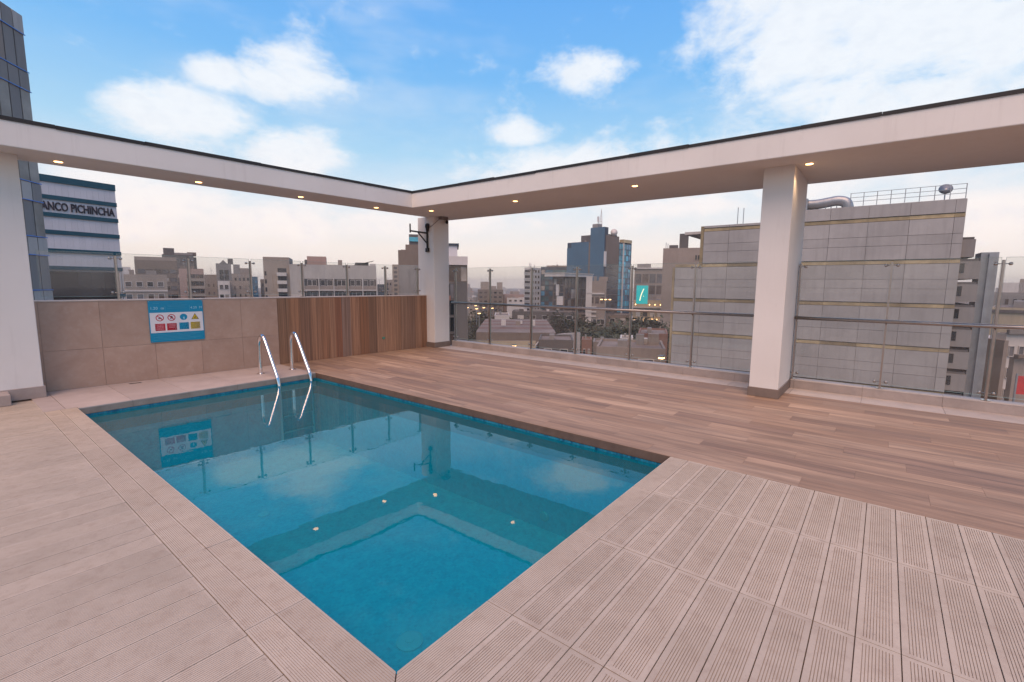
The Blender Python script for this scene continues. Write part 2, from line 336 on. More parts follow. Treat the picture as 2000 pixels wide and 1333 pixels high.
def tag(o, label, cat, group=None):
    o['label'] = label; o['category'] = cat
    if group: o['group'] = group
    return o
def struct(o, kind='structure', label=None):
    o['kind'] = kind
    if label: o['label'] = label
    return o

# ------------------------------------------------------------------ the roof deck
PX0, PX1, PY0, PY1 = 1.015, 3.981, 1.3686, 7.388       # pool opening
WATER = -.112
base_ = MB()
for a in ((-4, PX0, -4.5, 9.3), (PX1, 8.12, -4.5, 9.0), (PX0, PX1, -4.5, PY0), (PX0, PX1, PY1, 9.3)): base_.box(*a, -.35, -.014)
deck = struct(part('pool_deck', base_, grout))
def rib_mesh(L, W, name, ribs=10, mx_=.022, my_=.020, t=.013, gf=.27, d=.0028):
    """one deck tile, long side along x, origin at its lower left corner; real grooves that stop short of the rim"""
    b = MB(); x0, x1 = mx_, L-mx_; pitch = (W-2*my_)/ribs; gw = pitch*gf
    b.quad((0, 0, 0), (L, 0, 0), (L, my_, 0), (0, my_, 0)).quad((0, W-my_, 0), (L, W-my_, 0), (L, W, 0), (0, W, 0))
    b.quad((0, my_, 0), (x0, my_, 0), (x0, W-my_, 0), (0, W-my_, 0)).quad((x1, my_, 0), (L, my_, 0), (L, W-my_, 0), (x1, W-my_, 0))
    for k in range(ribs):
        y = my_ + k*pitch; a, c = y+(pitch-gw)/2, y+(pitch+gw)/2
        b.quad((x0, y, 0), (x1, y, 0), (x1, a, 0), (x0, a, 0)).quad((x0, c, 0), (x1, c, 0), (x1, y+pitch, 0), (x0, y+pitch, 0))
        b.quad((x0, a+gw*.2, -d), (x1, a+gw*.2, -d), (x1, c-gw*.2, -d), (x0, c-gw*.2, -d), m=1)
        b.quad((x0, a, 0), (x1, a, 0), (x1, a+gw*.2, -d), (x0, a+gw*.2, -d), m=1).quad((x0, c-gw*.2, -d), (x1, c-gw*.2, -d), (x1, c, 0), (x0, c, 0), m=1)
        b.quad((x0, a, 0), (x0, a+gw*.2, -d), (x0, c-gw*.2, -d), (x0, c, 0), m=1).quad((x1, a, 0), (x1, c, 0), (x1, c-gw*.2, -d), (x1, a+gw*.2, -d), m=1)
    for p, q in (((0, 0), (L, 0)), ((L, 0), (L, W)), ((L, W), (0, W)), ((0, W), (0, 0))): b.quad((*p, -t), (*q, -t), (*q, 0), (*p, 0))
    return b.mesh(name, [ribm, groovem])
G = .0045
def tile(me, x, y, rz=0.0):
    return put('tile', me, deck, (x, y, random.uniform(-.0006, .0006)), (random.uniform(-.0006, .0006), random.uniform(-.0006, .0006), rz))
JX = [PX1, 3.193, 2.372, 1.543, .714, -.115, -.94]
TW = .154
tm = {}
def tmesh(L, W, fine=False):
    k = (round(L, 3), round(W, 3), fine)
    if k not in tm: tm[k] = rib_mesh(L-G, W-G, 'ribbed_tile', 13, .010, .007, gf=.22, d=.0018) if fine else rib_mesh(L-G, W-G, 'ribbed_tile')
    return tm[k]
def mitred(me, co, no):
    bm = bmesh.new(); bm.from_mesh(me); bmesh.ops.bisect_plane(bm, geom=bm.verts[:]+bm.edges[:]+bm.faces[:], plane_co=co, plane_no=no, clear_outer=True)
    m2 = bpy.data.meshes.new('mitred_tile'); bm.to_mesh(m2); bm.free()
    for m in me.materials: m2.materials.append(m)
    return m2
for j in range(0, 26):                                   # foreground field and the pool's near border (j = 0)
    y = PY0 - TW*(j+1)
    for a, b_ in zip(JX[1:], JX):
        if j == 0 and a < .8: continue
        if y < -1.5 and a < 1.5: continue
        tile(tmesh(b_-a, TW, j == 0), a+G/2, y+G/2)
XS0, XS1 = .731, .866                                    # two border rows along the pool's left side
L0 = JX[3]-XS1
tile(mitred(rib_mesh(L0-G, TW-G, 'm', 13, .010, .007, gf=.22, d=.0018), (PX0-XS1-G/2+.002, TW-G/2, 0), Vector((-(TW), (PX0-XS1), 0)).normalized()), XS1+G/2, PY0-TW+G/2)
JY = [1.21, 2.053, 2.897, 3.748, 4.598, 5.446, 6.29, 7.14, 7.46]
for a, b_ in zip(JY, JY[1:]):
    for x0, x1 in ((XS0, XS1), (XS1, PX0-.002)):
        me = tmesh(b_-a, x1-x0, True)
        if a < 1.3 and x1 > .9: me = mitred(rib_mesh(b_-a-G, x1-x0-G, 'm2', 13, .010, .007, gf=.22, d=.0018), (PY0-a, .0, 0), Vector((-(x1-x0), -(PY0-a), 0)).normalized())
        tile(me, x1-G/2, a+G/2, PI/2)
ys = 1.694 - .161*2
while ys < 8.2:                                          # boards left of the border
    for x0, x1 in ((-.10, XS0), (-.93, -.10)):
        tile(tmesh(x1-x0, .161, True), x0+G/2, ys+G/2)
    ys += .161
bt = MB().box(0, .611, 0, 1.30, -.013, 0).mesh('strip_tile', [backtile])
for k, x in enumerate((.915, 1.53, 2.145, 2.76, 3.375)):
    ww = (.606 if k == 4 else .615)
    put('tile', bt, deck, (x+.002, 7.464, 0), (0, 0, 0), (ww/.615, 1.36/1.3, 1))
put('tile', bt, deck, (.73, 7.464, 0), (0, 0, 0), (.183/.615, 1.36/1.3, 1))
for k, x in enumerate((1.015, 1.53, 2.145, 2.76, 3.375)):      # narrow pieces up to the water's edge
    x1 = (1.53, 2.145, 2.76, 3.375, 3.981)[k]
    put('tile', bt, deck, (x+.002, PY1-.004, .0005), (0, 0, 0), ((x1-x-.004)/.611, .076/1.3, 1))

# wood-look floor between the pool and the balustrade
wf = struct(part('wood_floor', MB().box(PX1+.003, 7.47, -4.4, 8.6, -.013, -.009), riserwood))
pl = MB().box(0, .2155, 0, 1.196, -.009, 0).mesh('floor_plank', [floorwood])
r_ = 0; x = PX1
while x < 7.46:
    wdt = min(.2195, 7.468-x); y = -4.4 + (r_*.437 % 1.2) - 1.2
    while y < 8.75:
        a, b_ = max(y, -4.4), min(y+1.2, 8.75 - .05*x*0)
        if b_-a > .05: put('plank', pl, wf, (x+.002, a, random.uniform(-.0004, .0004)), (0, 0, 0), ((wdt-.0012)/.2155, (b_-a-.001)/1.196, 1)).color = (*random.choice(FLOORTONES), 1)
        y += 1.2
    x += .2195; r_ += 1
es = struct(part('edge_strip', MB().box(7.47, 7.95, -4.4, 8.6, -.013, -.008), grout))
et = MB().box(0, .445, 0, .812, -.008, .0015).mesh('edge_tile', [lightstrip])
for k in range(16): put('tile', et, es, (7.4725, 8.3-.816*(k+1), 0))

# pool
pool = thing('swimming_pool', 'rectangular swimming pool lined with blue mosaic, sunk in the deck', 'pool', (PX0, PY0, 0))
LX_, LY_ = PX1-PX0, PY1-PY0; DZ = -1.15
b = MB()
b.quad((0, 0, DZ), (LX_, 0, DZ), (LX_, LY_, DZ), (0, LY_, DZ))
for p, q in (((0, 0), (0, LY_)), ((0, LY_), (LX_, LY_)), ((LX_, LY_), (LX_, 0)), ((LX_, 0), (0, 0))):
    o_ = .012
    P_ = [(min(max(c[0], o_*(-1)), LX_+o_), min(max(c[1], -o_), LY_+o_)) for c in (p, q)]
    b.quad((*p, DZ), (*q, DZ), (*q, -.085), (*p, -.085), m=1)
part('basin', b, [poolm, poolw], pool)
mos = MB()
for p, q, n in (((0, 0), (0, LY_), (1, 0)), ((0, LY_), (LX_, LY_), (0, -1)), ((LX_, LY_), (LX_, 0), (-1, 0)), ((LX_, 0), (0, 0), (0, 1))):
    L = math.hypot(q[0]-p[0], q[1]-p[1]); d = ((q[0]-p[0])/L, (q[1]-p[1])/L); k = 0
    while k*.026 < L-.026:
        for row in range(2):
            s0 = k*.026+.0015; z1 = -.087-row*.026; e_ = .003 + random.uniform(0, .0012)
            A = (p[0]+d[0]*s0+n[0]*e_, p[1]+d[1]*s0+n[1]*e_); B_ = (A[0]+d[0]*.0235, A[1]+d[1]*.0235)
            mos.quad((*A, z1-.0235), (*B_, z1-.0235), (*B_, z1), (*A, z1))
        k += 1
struct(part('waterline_mosaic', mos, bandm, pool), 'stuff')
rt = MB().box(0, 1, -.012, 0, -.083, -.004)
rme = rt.mesh('riser', [risertile]); rme2 = rt.mesh('riser', [riserwood])
jx = [0, .515, 1.13, 1.745, 2.36, LX_]
for a, c in zip(jx, jx[1:]): put('riser_tile', rme, pool, (a+.002, LY_+.010, -.0), (0, 0, 0), (c-a-.004, 1, 1))
k = 0.0
while k < LY_: put('riser_board', rme2, pool, (LX_-.002, k+.001, 0), (0, 0, PI/2), (min(1.2, LY_-k)-.003, 1, 1)); k += 1.2
wat = struct(part('pool_water', MB().quad((PX0, PY0, WATER), (PX1, PY0, WATER), (PX1, PY1, WATER), (PX0, PY1, WATER)), waterm))
def disc(mb, c, n, r, r2=0.0, seg=20, h=.0, m=0):
    n = Vector(n); a = n.orthogonal().normalized(); b2 = n.cross(a); c = Vector(c)
    mb.tube([c, c+n*h], r, seg, m); return mb
fitm = pm('white_fitting', (.20, .42, .47), .5, var=.05)
for nm, lab, c, n, r in (('pool_inlet', 'round white water inlet low in the pool wall below the wood floor', (PX1, 2.70, -1.0), (-1, 0, 0), .055), ('pool_inlet', 'pale round inlet on the pool floor below the wall sign reflection', (2.2, 5.375, DZ), (0, 0, 1), .06), ('pool_drain', 'round main drain grate on the pool floor nearest the camera', (2.02, 2.56, DZ), (0, 0, 1), .10)):
    t_ = thing(nm, lab, 'pool fitting', c); q = Vector(n).to_track_quat('Z', 'Y').to_euler()
    part('cover', MB().tube([(0, 0, 0), (0, 0, .012), (0, 0, .02)], [r, r, r*.8], 24), fitm, t_, rot=q)
    part('grate', MB().tube([(0, 0, .02), (0, 0, .024)], r*.35, 16), fitm, t_, rot=q)

# pool ladder
lad = thing('pool_ladder', 'polished steel pool ladder with two arched handrails at the far edge', 'ladder', (3.345, 7.32, 0))
def smooth_path(pts, n=8):
    P = [Vector(p) for p in pts]; out = []
    for i in range(len(P)-1):
        p0, p1, p2, p3 = P[max(i-1, 0)], P[i], P[i+1], P[min(i+2, len(P)-1)]
        for k in range(n):
            s = k/n; out.append(.5*((2*p1)+(p2-p0)*s+(2*p0-5*p1+4*p2-p3)*s*s+(3*p1-p0-3*p2+p3)*s**3))
    return out+[P[-1]]
for dx in (0, .527):
    pth = smooth_path([(dx, .645, 0), (dx, .645, .25), (dx, .645, .42), (dx, .637, .52), (dx, .605, .60), (dx, .55, .64), (dx, .485, .625), (dx, .42, .555), (dx, .32, .41), (dx, .19, .21), (dx, .09, .06), (dx, .035, -.05), (dx, .01, -.20), (dx, .0, -.6), (dx, .0, -1.0)], 7)
    rl = part('handrail', MB().tube(pth, .030, 16), chrome, lad, True)
    part('flange', MB().tube([(dx, .645, .001), (dx, .645, .008), (dx, .645, .014)], [.06, .06, .045], 22), chrome, rl)
for z in (-.60, -.86): part('tread', MB().box(.02, .507, -.045, .045, z-.02, z), chrome, lad)

# ------------------------------------------------------------------ beams and pillars
bx_l = lambda x: 7.667 + .06*(6.345-x)
outl = lambda x: 8.86 - .05*x
inr = lambda y: 6.345 + .028*(7.667-y)
outr = lambda y: 8.12 + .045*(8.45-y)
poly = [(6.345, 7.667), (inr(-5), -5), (outr(-5), -5), (8.12, outl(8.12)), (-3, outl(-3)), (-3, bx_l(-3))]
bm_t = thing('roof_beam', 'white plastered L-shaped roof beam running overhead along two sides of the deck', 'beam', (6.345, 7.667, 3.03))
def rel(pts, o=(6.345, 7.667)): return [(x-o[0], y-o[1]) for x, y in pts]
bpart('beam', MB().prism(rel(poly[::1]), 0, .295), plaster, bm_t, .010, 2)
part('roof_cover', MB().prism(rel([(6.36, 7.68), (inr(-5)+.015, -5), (outr(-5)-.02, -5), (8.1, outl(8.1)-.02), (-3, outl(-3)-.02), (-3, bx_l(-3)+.015)]), .2955, .310), flash, bm_t)
s = 0.0
while s < 9.3:                                           # dark drip edge along the inner rim, in short bent lengths
    L = random.uniform(.5, 1.5); z0 = .286+random.uniform(-.004, .004); z1 = .330+random.uniform(-.005, .006)
    xa, xb = 6.345-s, 6.345-min(s+L-.004, 9.3)
    part('flashing', MB().prism(rel([(xa, bx_l(xa)-.010), (xa, bx_l(xa)+.1), (xb, bx_l(xb)+.1), (xb, bx_l(xb)-.010-random.uniform(0, .004))]), z0, z1), flash, bm_t); s += L
s = 0.0
while s < 12.6:
    L = random.uniform(.6, 1.7); z0 = .286+random.uniform(-.004, .004); z1 = .328+random.uniform(-.005, .006)
    ya, yb = 7.657-s, 7.657-min(s+L-.004, 12.6)
    part('flashing', MB().prism(rel([(inr(ya)-.010, ya), (inr(yb)-.010-random.uniform(0, .004), yb), (inr(yb)+.1, yb), (inr(ya)+.1, ya)]), z0, z1), flash, bm_t); s += L
def pillar(label, x0, x1, y0, y1, skirt=.125, m=skirtm):
    t = thing('pillar', label, 'pillar', (x0, y0, 0))
    bpart('shaft', MB().box(0, x1-x0, 0, y1-y0, 0, 3.032), plaster, t, .006, 2)
    e = .014
    bpart('skirting', MB().box(-e, x1-x0+e, -e, y1-y0+e, .0, skirt), m, t, .004, 1); return t
pillar('square white pillar in the far corner carrying a black bracket', 7.39, 7.863, 8.20, 8.75)
pillar('wide white pillar in the middle of the glass balustrade on the right', 7.0, 8.22, 1.02, 1.375)
lp = thing('pillar', 'broad white pillar at the left end of the tiled wall', 'pillar', (-.9, 8.44, 0))
bpart('shaft', MB().box(0, 1.755, 0, .42, 0, 3.032), plaster, lp, .006, 2)
bpart('skirting', MB().box(.2, 1.771, -.016, .43, 0, .15), kerbtile, lp, .004, 1)
bpart('base_block', MB().box(0, 1.435, -.30, .0, 0, .135), kerbtile, lp, .006, 1)

# tiled and boarded wall, turned a little against the pool
WA = math.atan(-.05); WO = (0, 8.85, 0)
wall = thing('parapet_wall', 'low wall behind the pool, beige stone tiles left and brown wood boards right', 'wall', WO, WA)
part('core', MB().box(.6, 7.42, .012, .24, -.3, 1.215), grout, wall)
wt = MB().box(0, 1, 0, .012, 0, 1); wtm = wt.mesh('wall_tile', [walltile])
js = [.60, .92, 1.535, 2.15, 2.765, 3.38, 3.988]
for a, c in zip(js, js[1:]):
    for z0, z1 in ((0.001, .548), (.548, 1.216)):
        put('tile', wtm, wall, (a+.0015, random.uniform(-.001, .001), z0+.0015), (0, 0, 0), (c-a-.003, 1, z1-z0-.003))
wb = MB().box(0, 1, 0, .013, 0, 1).mesh('wall_board', [wallwood])
xs = [3.988, 4.19, 4.40, 4.61, 4.80, 4.98, 5.10, 5.24, 5.44, 5.65, 5.85, 6.05, 6.24, 6.45, 6.67, 6.88, 7.07, 7.24, 7.405]
for k, (a, c) in enumerate(zip(xs, xs[1:])):
    bo = put('board', wb, wall, (a+.001, random.uniform(-.004, .0), .002), (0, 0, 0), (c-a-.002, 1, 1.213)); bo.color = (*WALLTONES[k % 18], 1)
bpart('coping', MB().box(.6, 7.42, -.006, .25, 1.2175, 1.236), lightstrip, wall, .003, 1)
out_ = thing('outlet_box', 'tiny green outlet cover low on the wood boards', 'outlet', (6.2*cos(WA), 8.85+6.2*sin(WA)-.004, .31), WA)
part('cover', MB().box(-.03, .03, -.012, 0, -.025, .025), pm('green_plastic', (.10, .26, .19), .5), out_)
# floor drain on the pale strip
dr = thing('floor_drain', 'small dark slot drain in the pale strip at the foot of the wall', 'drain', (1.83, 8.60, 0), WA)
part('frame', MB().box(-.075, .075, -.03, .03, .0005, .003), steel, dr); part('slot', MB().box(-.068, .068, -.022, .022, .0031, .0036), blackm, dr)

# pool rules sign
SG = thing('rules_sign', 'blue and white pool rules sign with warning pictograms on the tiled wall', 'sign', (2.095*cos(WA), 8.85+2.095*sin(WA), .57), WA)
SW, SH = .72, .64
s_blue = pm('sign_blue', (.005, .25, .42), .35, var=.04); s_white = pm('sign_white', (.72, .70, .70), .4, var=.02); s_red = pm('sign_red', (.50, .012, .03), .4); s_yel = pm('sign_yellow', (.66, .47, .01), .4); s_lblue = pm('sign_pale', (.35, .62, .72), .4)
bpart('panel', MB().box(0, SW, -.014, -.004, 0, SH), s_blue, SG, .002, 1)
def flat(name, mb, m, parent=SG): return part(name, mb, m, parent)
yf = -.0145
def rect(x0, x1, z0, z1, e=0.0): return MB().box(x0, x1, yf-.0012-e, yf+.0005, z0, z1)
flat('white_field', rect(.012, SW-.012, .145, .455), s_white)
cx = [.135, .285, .445, .60]
def ringmb(x, z, r0, r1, seg=28, e=.002):
    b = MB()
    for k in range(seg):
        a, c = 2*PI*k/seg, 2*PI*(k+1)/seg; y = yf-e
        b.quad((x+r0*cos(a), y, z+r0*sin(a)), (x+r1*cos(a), y, z+r1*sin(a)), (x+r1*cos(c), y, z+r1*sin(c)), (x+r0*cos(c), y, z+r0*sin(c)))
    return b
def barmb(b, x0, z0, x1, z1, w_, e=.0025):
    d = Vector((x1-x0, z1-z0)); n = Vector((-d.y, d.x)).normalized()*w_/2; y = yf-e
    b.quad((x0-n.x, y, z0-n.y), (x1-n.x, y, z1-n.y), (x1+n.x, y, z1+n.y), (x0+n.x, y, z0+n.y)); return b
for i in (0, 1):
    ic = thing; z = .375
    b = ringmb(cx[i], z, .041, .052); barmb(b, cx[i]-.031, z+.031, cx[i]+.031, z-.031, .011); flat('no_symbol', b, s_red)
    b = MB(); barmb(b, cx[i]-.02, z-.012, cx[i]+.022, z-.006, .012, .0018); barmb(b, cx[i]-.004, z+.012, cx[i]+.012, z-.004, .011, .0019)
    if i: barmb(b, cx[i]-.014, z+.018, cx[i]+.016, z+.012, .013, .0017)
    flat('pictogram', b, letterm)
    lab = flat('red_label', rect(cx[i]-.066, cx[i]+.062, .175, .285), s_red)
    b = MB()
    for r2 in range(4 if i == 0 else 3): barmb(b, cx[i]-.052+random.uniform(0, .012), .265-r2*.022, cx[i]+.048-random.uniform(0, .012), .265-r2*.022, .010)
    flat('text_lines', b, pm('sign_pink', (.62, .25, .27), .4) if i == 0 else MATS['sign_pink'])
b = MB(); seg = 28; i0 = len(b.v); b.v = [(cx[2]+.050*cos(2*PI*k/seg), yf-.002, .378+.050*sin(2*PI*k/seg)) for k in range(seg)]; b.f = [tuple(range(seg))]; b.mi = [0]; flat('blue_disc', b, s_blue)
b = MB(); barmb(b, cx[2]+.004, .338, cx[2]+.004, .375, .014, .003); barmb(b, cx[2]-.008, .372, cx[2]+.014, .372, .012, .003); flat('pictogram', b, s_lblue)
flat('blue_label', rect(cx[2]-.064, cx[2]+.064, .18, .29), s_blue)
b = MB(); b.quad((cx[3]-.052, yf-.002, .335), (cx[3]+.052, yf-.002, .335), (cx[3], yf-.002, .430)); flat('warning_triangle', b, letterm)
b = MB(); b.quad((cx[3]-.040, yf-.0025, .342), (cx[3]+.040, yf-.0025, .342), (cx[3], yf-.0025, .415)); flat('triangle_field', b, s_yel)
b = MB(); barmb(b, cx[3]-.014, .352, cx[3]+.006, .378, .010, .003); barmb(b, cx[3]+.002, .378, cx[3]+.014, .352, .008, .003); flat('pictogram', b, letterm)
flat('yellow_label', rect(cx[3]-.066, cx[3]+.064, .18, .292), s_yel)
def text_mesh(body, size, mats, depth=0.0, bold=0.0):
    c = bpy.data.curves.new('text', 'FONT'); c.body = body; c.size = size; c.extrude = depth; c.resolution_u = 3; c.offset = bold
    o = bpy.data.objects.new('text', c); COL.objects.link(o); dg = bpy.context.evaluated_depsgraph_get(); dg.update()
    me = bpy.data.meshes.new_from_object(o.evaluated_get(dg)); bpy.data.objects.remove(o); bpy.data.curves.remove(c)
    me.materials.clear(); me.materials.append(mats); return me
for body, x, z, sz in (('1.20', .02, .505, .058), ('m', .155, .505, .058), ('4.20', .545, .505, .052), ('M', .665, .505, .052)):
    put('depth_text', text_mesh(body, sz, s_lblue), SG, (x, yf-.0015, z), (PI/2, 0, 0))
b = MB()
for x in (.212, .535): barmb(b, x, .485, x, .56, .006); 
for x0, x1, z in ((.06, .14, .598), (.31, .43, .598), (.24, .50, .568), (.25, .48, .548), (.24, .5, .52)): barmb(b, x0, z, x1, z, .004)
flat('header_lines', b, pm('sign_mid_blue', (.06, .36, .52), .4))
b = MB()
for k in range(5): barmb(b, .04+.05*(k % 2), .115-k*.021, SW-.06-.07*(k % 3), .117-k*.021, .005)
flat('footer_lines', b, MATS['sign_mid_blue'])
for x in (.014, SW-.014):
    for z in (.014, SH-.014): part('screw', MB().tube([(x, -.014, z), (x, -.0165, z)], .005, 10), steel, SG)

# ------------------------------------------------------------------ kerbs and glass balustrades
def kerb(label, y0, y1):
    t = thing('kerb', label, 'kerb', (7.92, y0, 0))
    part('core', MB().box(.010, .20, 0, y1-y0, -.3, .118), grout, t)
    me = MB().box(0, .010, 0, 1, .002, .118).mesh('kerb_tile', [kerbtile]); me2 = MB().box(-.004, .205, 0, 1, .1185, .130).mesh('kerb_cap', [lightstrip])
    y = 8.3
    while y > y0+.01:
        a, c = max(y-.816, y0), min(y, y1)
        if c-a > .02: put('tile', me, t, (0, a-y0+.0015, 0), (0, 0, 0), (1, c-a-.003, 1)); put('cap_tile', me2, t, (0, a-y0+.0015, 0), (0, 0, 0), (1, c-a-.003, 1))
        y -= .816
    return t
kerb('low tiled kerb below the glass between corner pillar and middle pillar', 1.392, 8.18)
kerb('low tiled kerb below the glass to the right of the middle pillar', -4.4, 1.003)
clampm = MB()
def clamp_mesh():
    b = MB(); b.tube([(0, -.062, 0), (0, .062, 0)], .005, 8)
    for s_ in (-1, 1): b.tube([(-.012, s_*.062, 0), (-.007, s_*.062, 0), (.016, s_*.062, 0), (.02, s_*.062, 0)], [.012, .019, .019, .012], 14)
    return b.mesh('clamp', [steel], True)
CL = clamp_mesh()
def balustrade(label, org, rz, posts, z0, zt, gz0, gz1, rail, ends, gx=.0, zc=(.09, .045)):
    """local y runs along the glass, local x points outward"""
    t = thing('glass_balustrade', label, 'balustrade', org, rz)
    pm_ = MB().box(-.03, .03, -.011, .011, 0, zt-z0).mesh('post', [steel])
    bp_ = MB().box(-.05, .05, -.04, .04, 0, .006).mesh('base_plate', [steel])
    for y in posts:
        o = put('post', pm_, t, (0, y, z0)); put('base_plate', bp_, o)
        for z in (zc[0], zt-z0-zc[1]): put('clamp', CL, o, (.0, 0, z))
    edges = sorted(list(posts)+list(ends))
    for a, c in zip(edges, edges[1:]):
        ga = a+.018; gc = c-.018
        g = part('glass_pane', MB().quad((gx, ga, gz0), (gx, gc, gz0), (gx, gc, gz1), (gx, ga, gz1)), railglass, t)
        e = MB()
        for q in ((ga, ga+.0015, gz0, gz1), (gc-.0015, gc, gz0, gz1), (ga, gc, gz1, gz1+.003), (ga, gc, gz0-.003, gz0)): e.box(gx-.005, gx+.005, *q)
        part('glass_edge', e, edgeglass, g)
    if rail:
        zr, y0, y1 = rail
        part('handrail', MB().tube([(-.062, y0, zr), (-.062, y1, zr)], .024, 16), steel, t, True)
        for y in posts: part('rail_bracket', MB().tube([(-.03, y, zr-.04), (-.06, y, zr-.02)], .007, 8), steel, t)
    return t
balustrade('glass balustrade with steel handrail between corner pillar and middle pillar', (8.0, 0, 0), 0, [8.13, 7.018, 5.845, 4.75, 3.605, 2.49], .131, 1.845, .19, 1.875, (1.05, 1.38, 8.2), [1.40])
balustrade('glass balustrade with steel handrail right of the middle pillar', (8.0, 0, 0), 0, [.995, -.04, -1.065, -2.10, -3.13], .131, 1.83, .19, 1.86, (1.044, -4.2, 1.01), [-4.2])
balustrade('glass screen on steel posts along the top of the low wall', (WO[0]-sin(WA)*.08, WO[1]+cos(WA)*.08, 0), WA-PI/2+PI, [-7.21, -6.34, -5.43, -4.51, -3.6, -2.68, -1.778], 1.237, 1.872, 1.285, 1.905, None, [-.95], zc=(.10, .04))

# ------------------------------------------------------------------ fittings on the corner pillar, downlights
br = thing('wall_bracket', 'black iron wall bracket with angled brace on the corner pillar', 'bracket', (7.39, 8.40, 2.26))
bb = MB(); bb.tube([(-.02, 0, 0), (-.02, 0, .50)], .022, 8); part('upright', bb, blackm, br)
part('arm', MB().tube([(-.02, .0, .40), (-.22, .36, .46)], .019, 8), blackm, br); part('tip', MB().tube([(-.22, .36, .42), (-.22, .36, .62)], .017, 8), blackm, br)
part('brace', MB().tube([(-.02, 0, .16), (-.13, .19, .42)], .016, 8), blackm, br); part('foot', MB().box(-.04, 0, -.05, .05, -.03, .06), blackm, br)
hl = thing('bracket_lamp', 'small black spherical lamp head above the wall bracket', 'lamp', (7.36, 8.38, 2.80))
part('head', MB().tube([(0, 0, -.10), (0, 0, -.04), (0, 0, .0), (0, 0, .05), (0, 0, .08)], [.03, .04, .055, .05, .02], 14), blackm, hl, True)
cbx = thing('ceiling_junction_box', 'small grey junction box under the beam beside the corner pillar', 'box', (7.60, 8.10, 3.03))
bpart('box', MB().box(-.10, .10, -.06, .06, -.055, 0), pm('grey_plastic', (.22, .18, .16), .5), cbx, .006, 1); part('lid', MB().box(-.085, .085, -.05, .05, -.061, -.0555), MATS['grey_plastic'], cbx)
cbl = part('cable', MB().tube(smooth_path([(7.50, 8.11, 2.98), (7.44, 8.17, 2.90), (7.385, 8.21, 2.84), (7.375, 8.28, 2.80), (7.36, 8.36, 2.79)], 6), .006, 6), MATS['grey_plastic'], None); tag(cbl, 'thin cable hanging from junction box to the bracket lamp', 'cable')
cc = thing('security_camera', 'tiny dark dome camera hanging at the top of the corner pillar', 'camera', (7.76, 8.16, 2.94))
part('mount', MB().tube([(0, .035, .06), (0, 0, .05), (0, 0, .0)], .012, 8), MATS['grey_plastic'], cc); part('dome', MB().tube([(0, 0, .03), (0, -.01, 0), (0, -.012, -.035), (0, -.012, -.05)], [.022, .036, .03, .012], 14), blackm, cc, True)

def downlight(x, y, label, power=9):
    t = thing('downlight', label, 'downlight', (x, y, 3.03), 0, 'downlights in the roof beam')
    b = MB(); b.tube([(0, 0, .003), (0, 0, -.005), (0, 0, -.006)], [.052, .052, .048], 24); part('trim', b, pm('trim', (.55, .47, .42), .4) if 'trim' not in MATS else MATS['trim'], t)
    part('bulb', MB().tube([(0, 0, -.006), (0, 0, -.011), (0, 0, -.0135)], [.044, .042, .022], 20), bulb, t)
    l = bpy.data.lights.new('downlight_lamp', 'SPOT'); l.energy = power; l.color = (1, .66, .38); l.spot_size = R(120); l.spot_blend = .8; l.shadow_soft_size = .03
    lo = bpy.data.objects.new('lamp_light', l); COL.objects.link(lo); lo.parent = t; lo.location = (0, 0, -.03)
for x, y, lab in ((1.225, 8.47, 'lit downlight in the left beam nearest the left pillar'), (2.78, 8.40, 'lit downlight second from the left in the left beam'), (4.35, 8.32, 'lit downlight third from the left, above the wood boards'), (5.87, 8.22, 'lit downlight fourth from the left, last before the beam corner'),
                  (6.81, 7.62, 'lit downlight in the beam corner above the black bracket'), (6.95, 5.48, 'lit downlight in the right beam, next after the corner'), (7.0, 3.165, 'lit downlight in the right beam halfway to the middle pillar'), (7.055, .875, 'lit downlight close beside the middle pillar')): downlight(x, y, lab)

# ------------------------------------------------------------------ the city
GZ = -32.0
cg = struct(part('city_ground', MB().quad((-3000, -3000, GZ), (3000, -3000, GZ), (3000, 3000, GZ), (-3000, 3000, GZ)), pm('city_ground', (.16, .13, .115), .95, var=.4, scale=.02)))
hb = struct(part('host_building', MB().box(-14, 7.94, -12, 9.0, GZ, -1.3), w_taupe))
def az(px, py): d = ray(px, py); return Vector((d.x, d.y)).normalized()
def hit(px, py, D):                                      # point at horizontal range D along the line of sight
    d = ray(px, py); k = D/math.hypot(d.x, d.y); return EYE + d*k
def isect(C, d, a):                                      # along C + t*d, where the bearing is a
    det = -d.x*a.y + d.y*a.x
    return (C.x*a.y - C.y*a.x)/det if abs(det) > 1e-9 else 0
unit = {}
def unitbox(m, name='panel'):
    if m.name not in unit: unit[m.name] = MB().box(0, 1, 0, 1, 0, 1).mesh(name, [m])
    return unit[m.name]
wins = {}
def winmesh(frame, glass, fw=.06):
    k = (frame.name, glass.name, fw)
    if k not in wins:
        b = MB(); o = -.10
        for x0, x1, z0, z1 in ((0, 1, 0, fw), (0, 1, 1-fw, 1), (0, fw, fw, 1-fw), (1-fw, 1, fw, 1-fw)): b.box(x0, x1, o, 0, z0, z1)
        wins[k] = (b.mesh('window', [frame]), MB().box(fw, 1-fw, -.03, .0, fw, 1-fw).mesh('pane', [glass]))
    return wins[k]
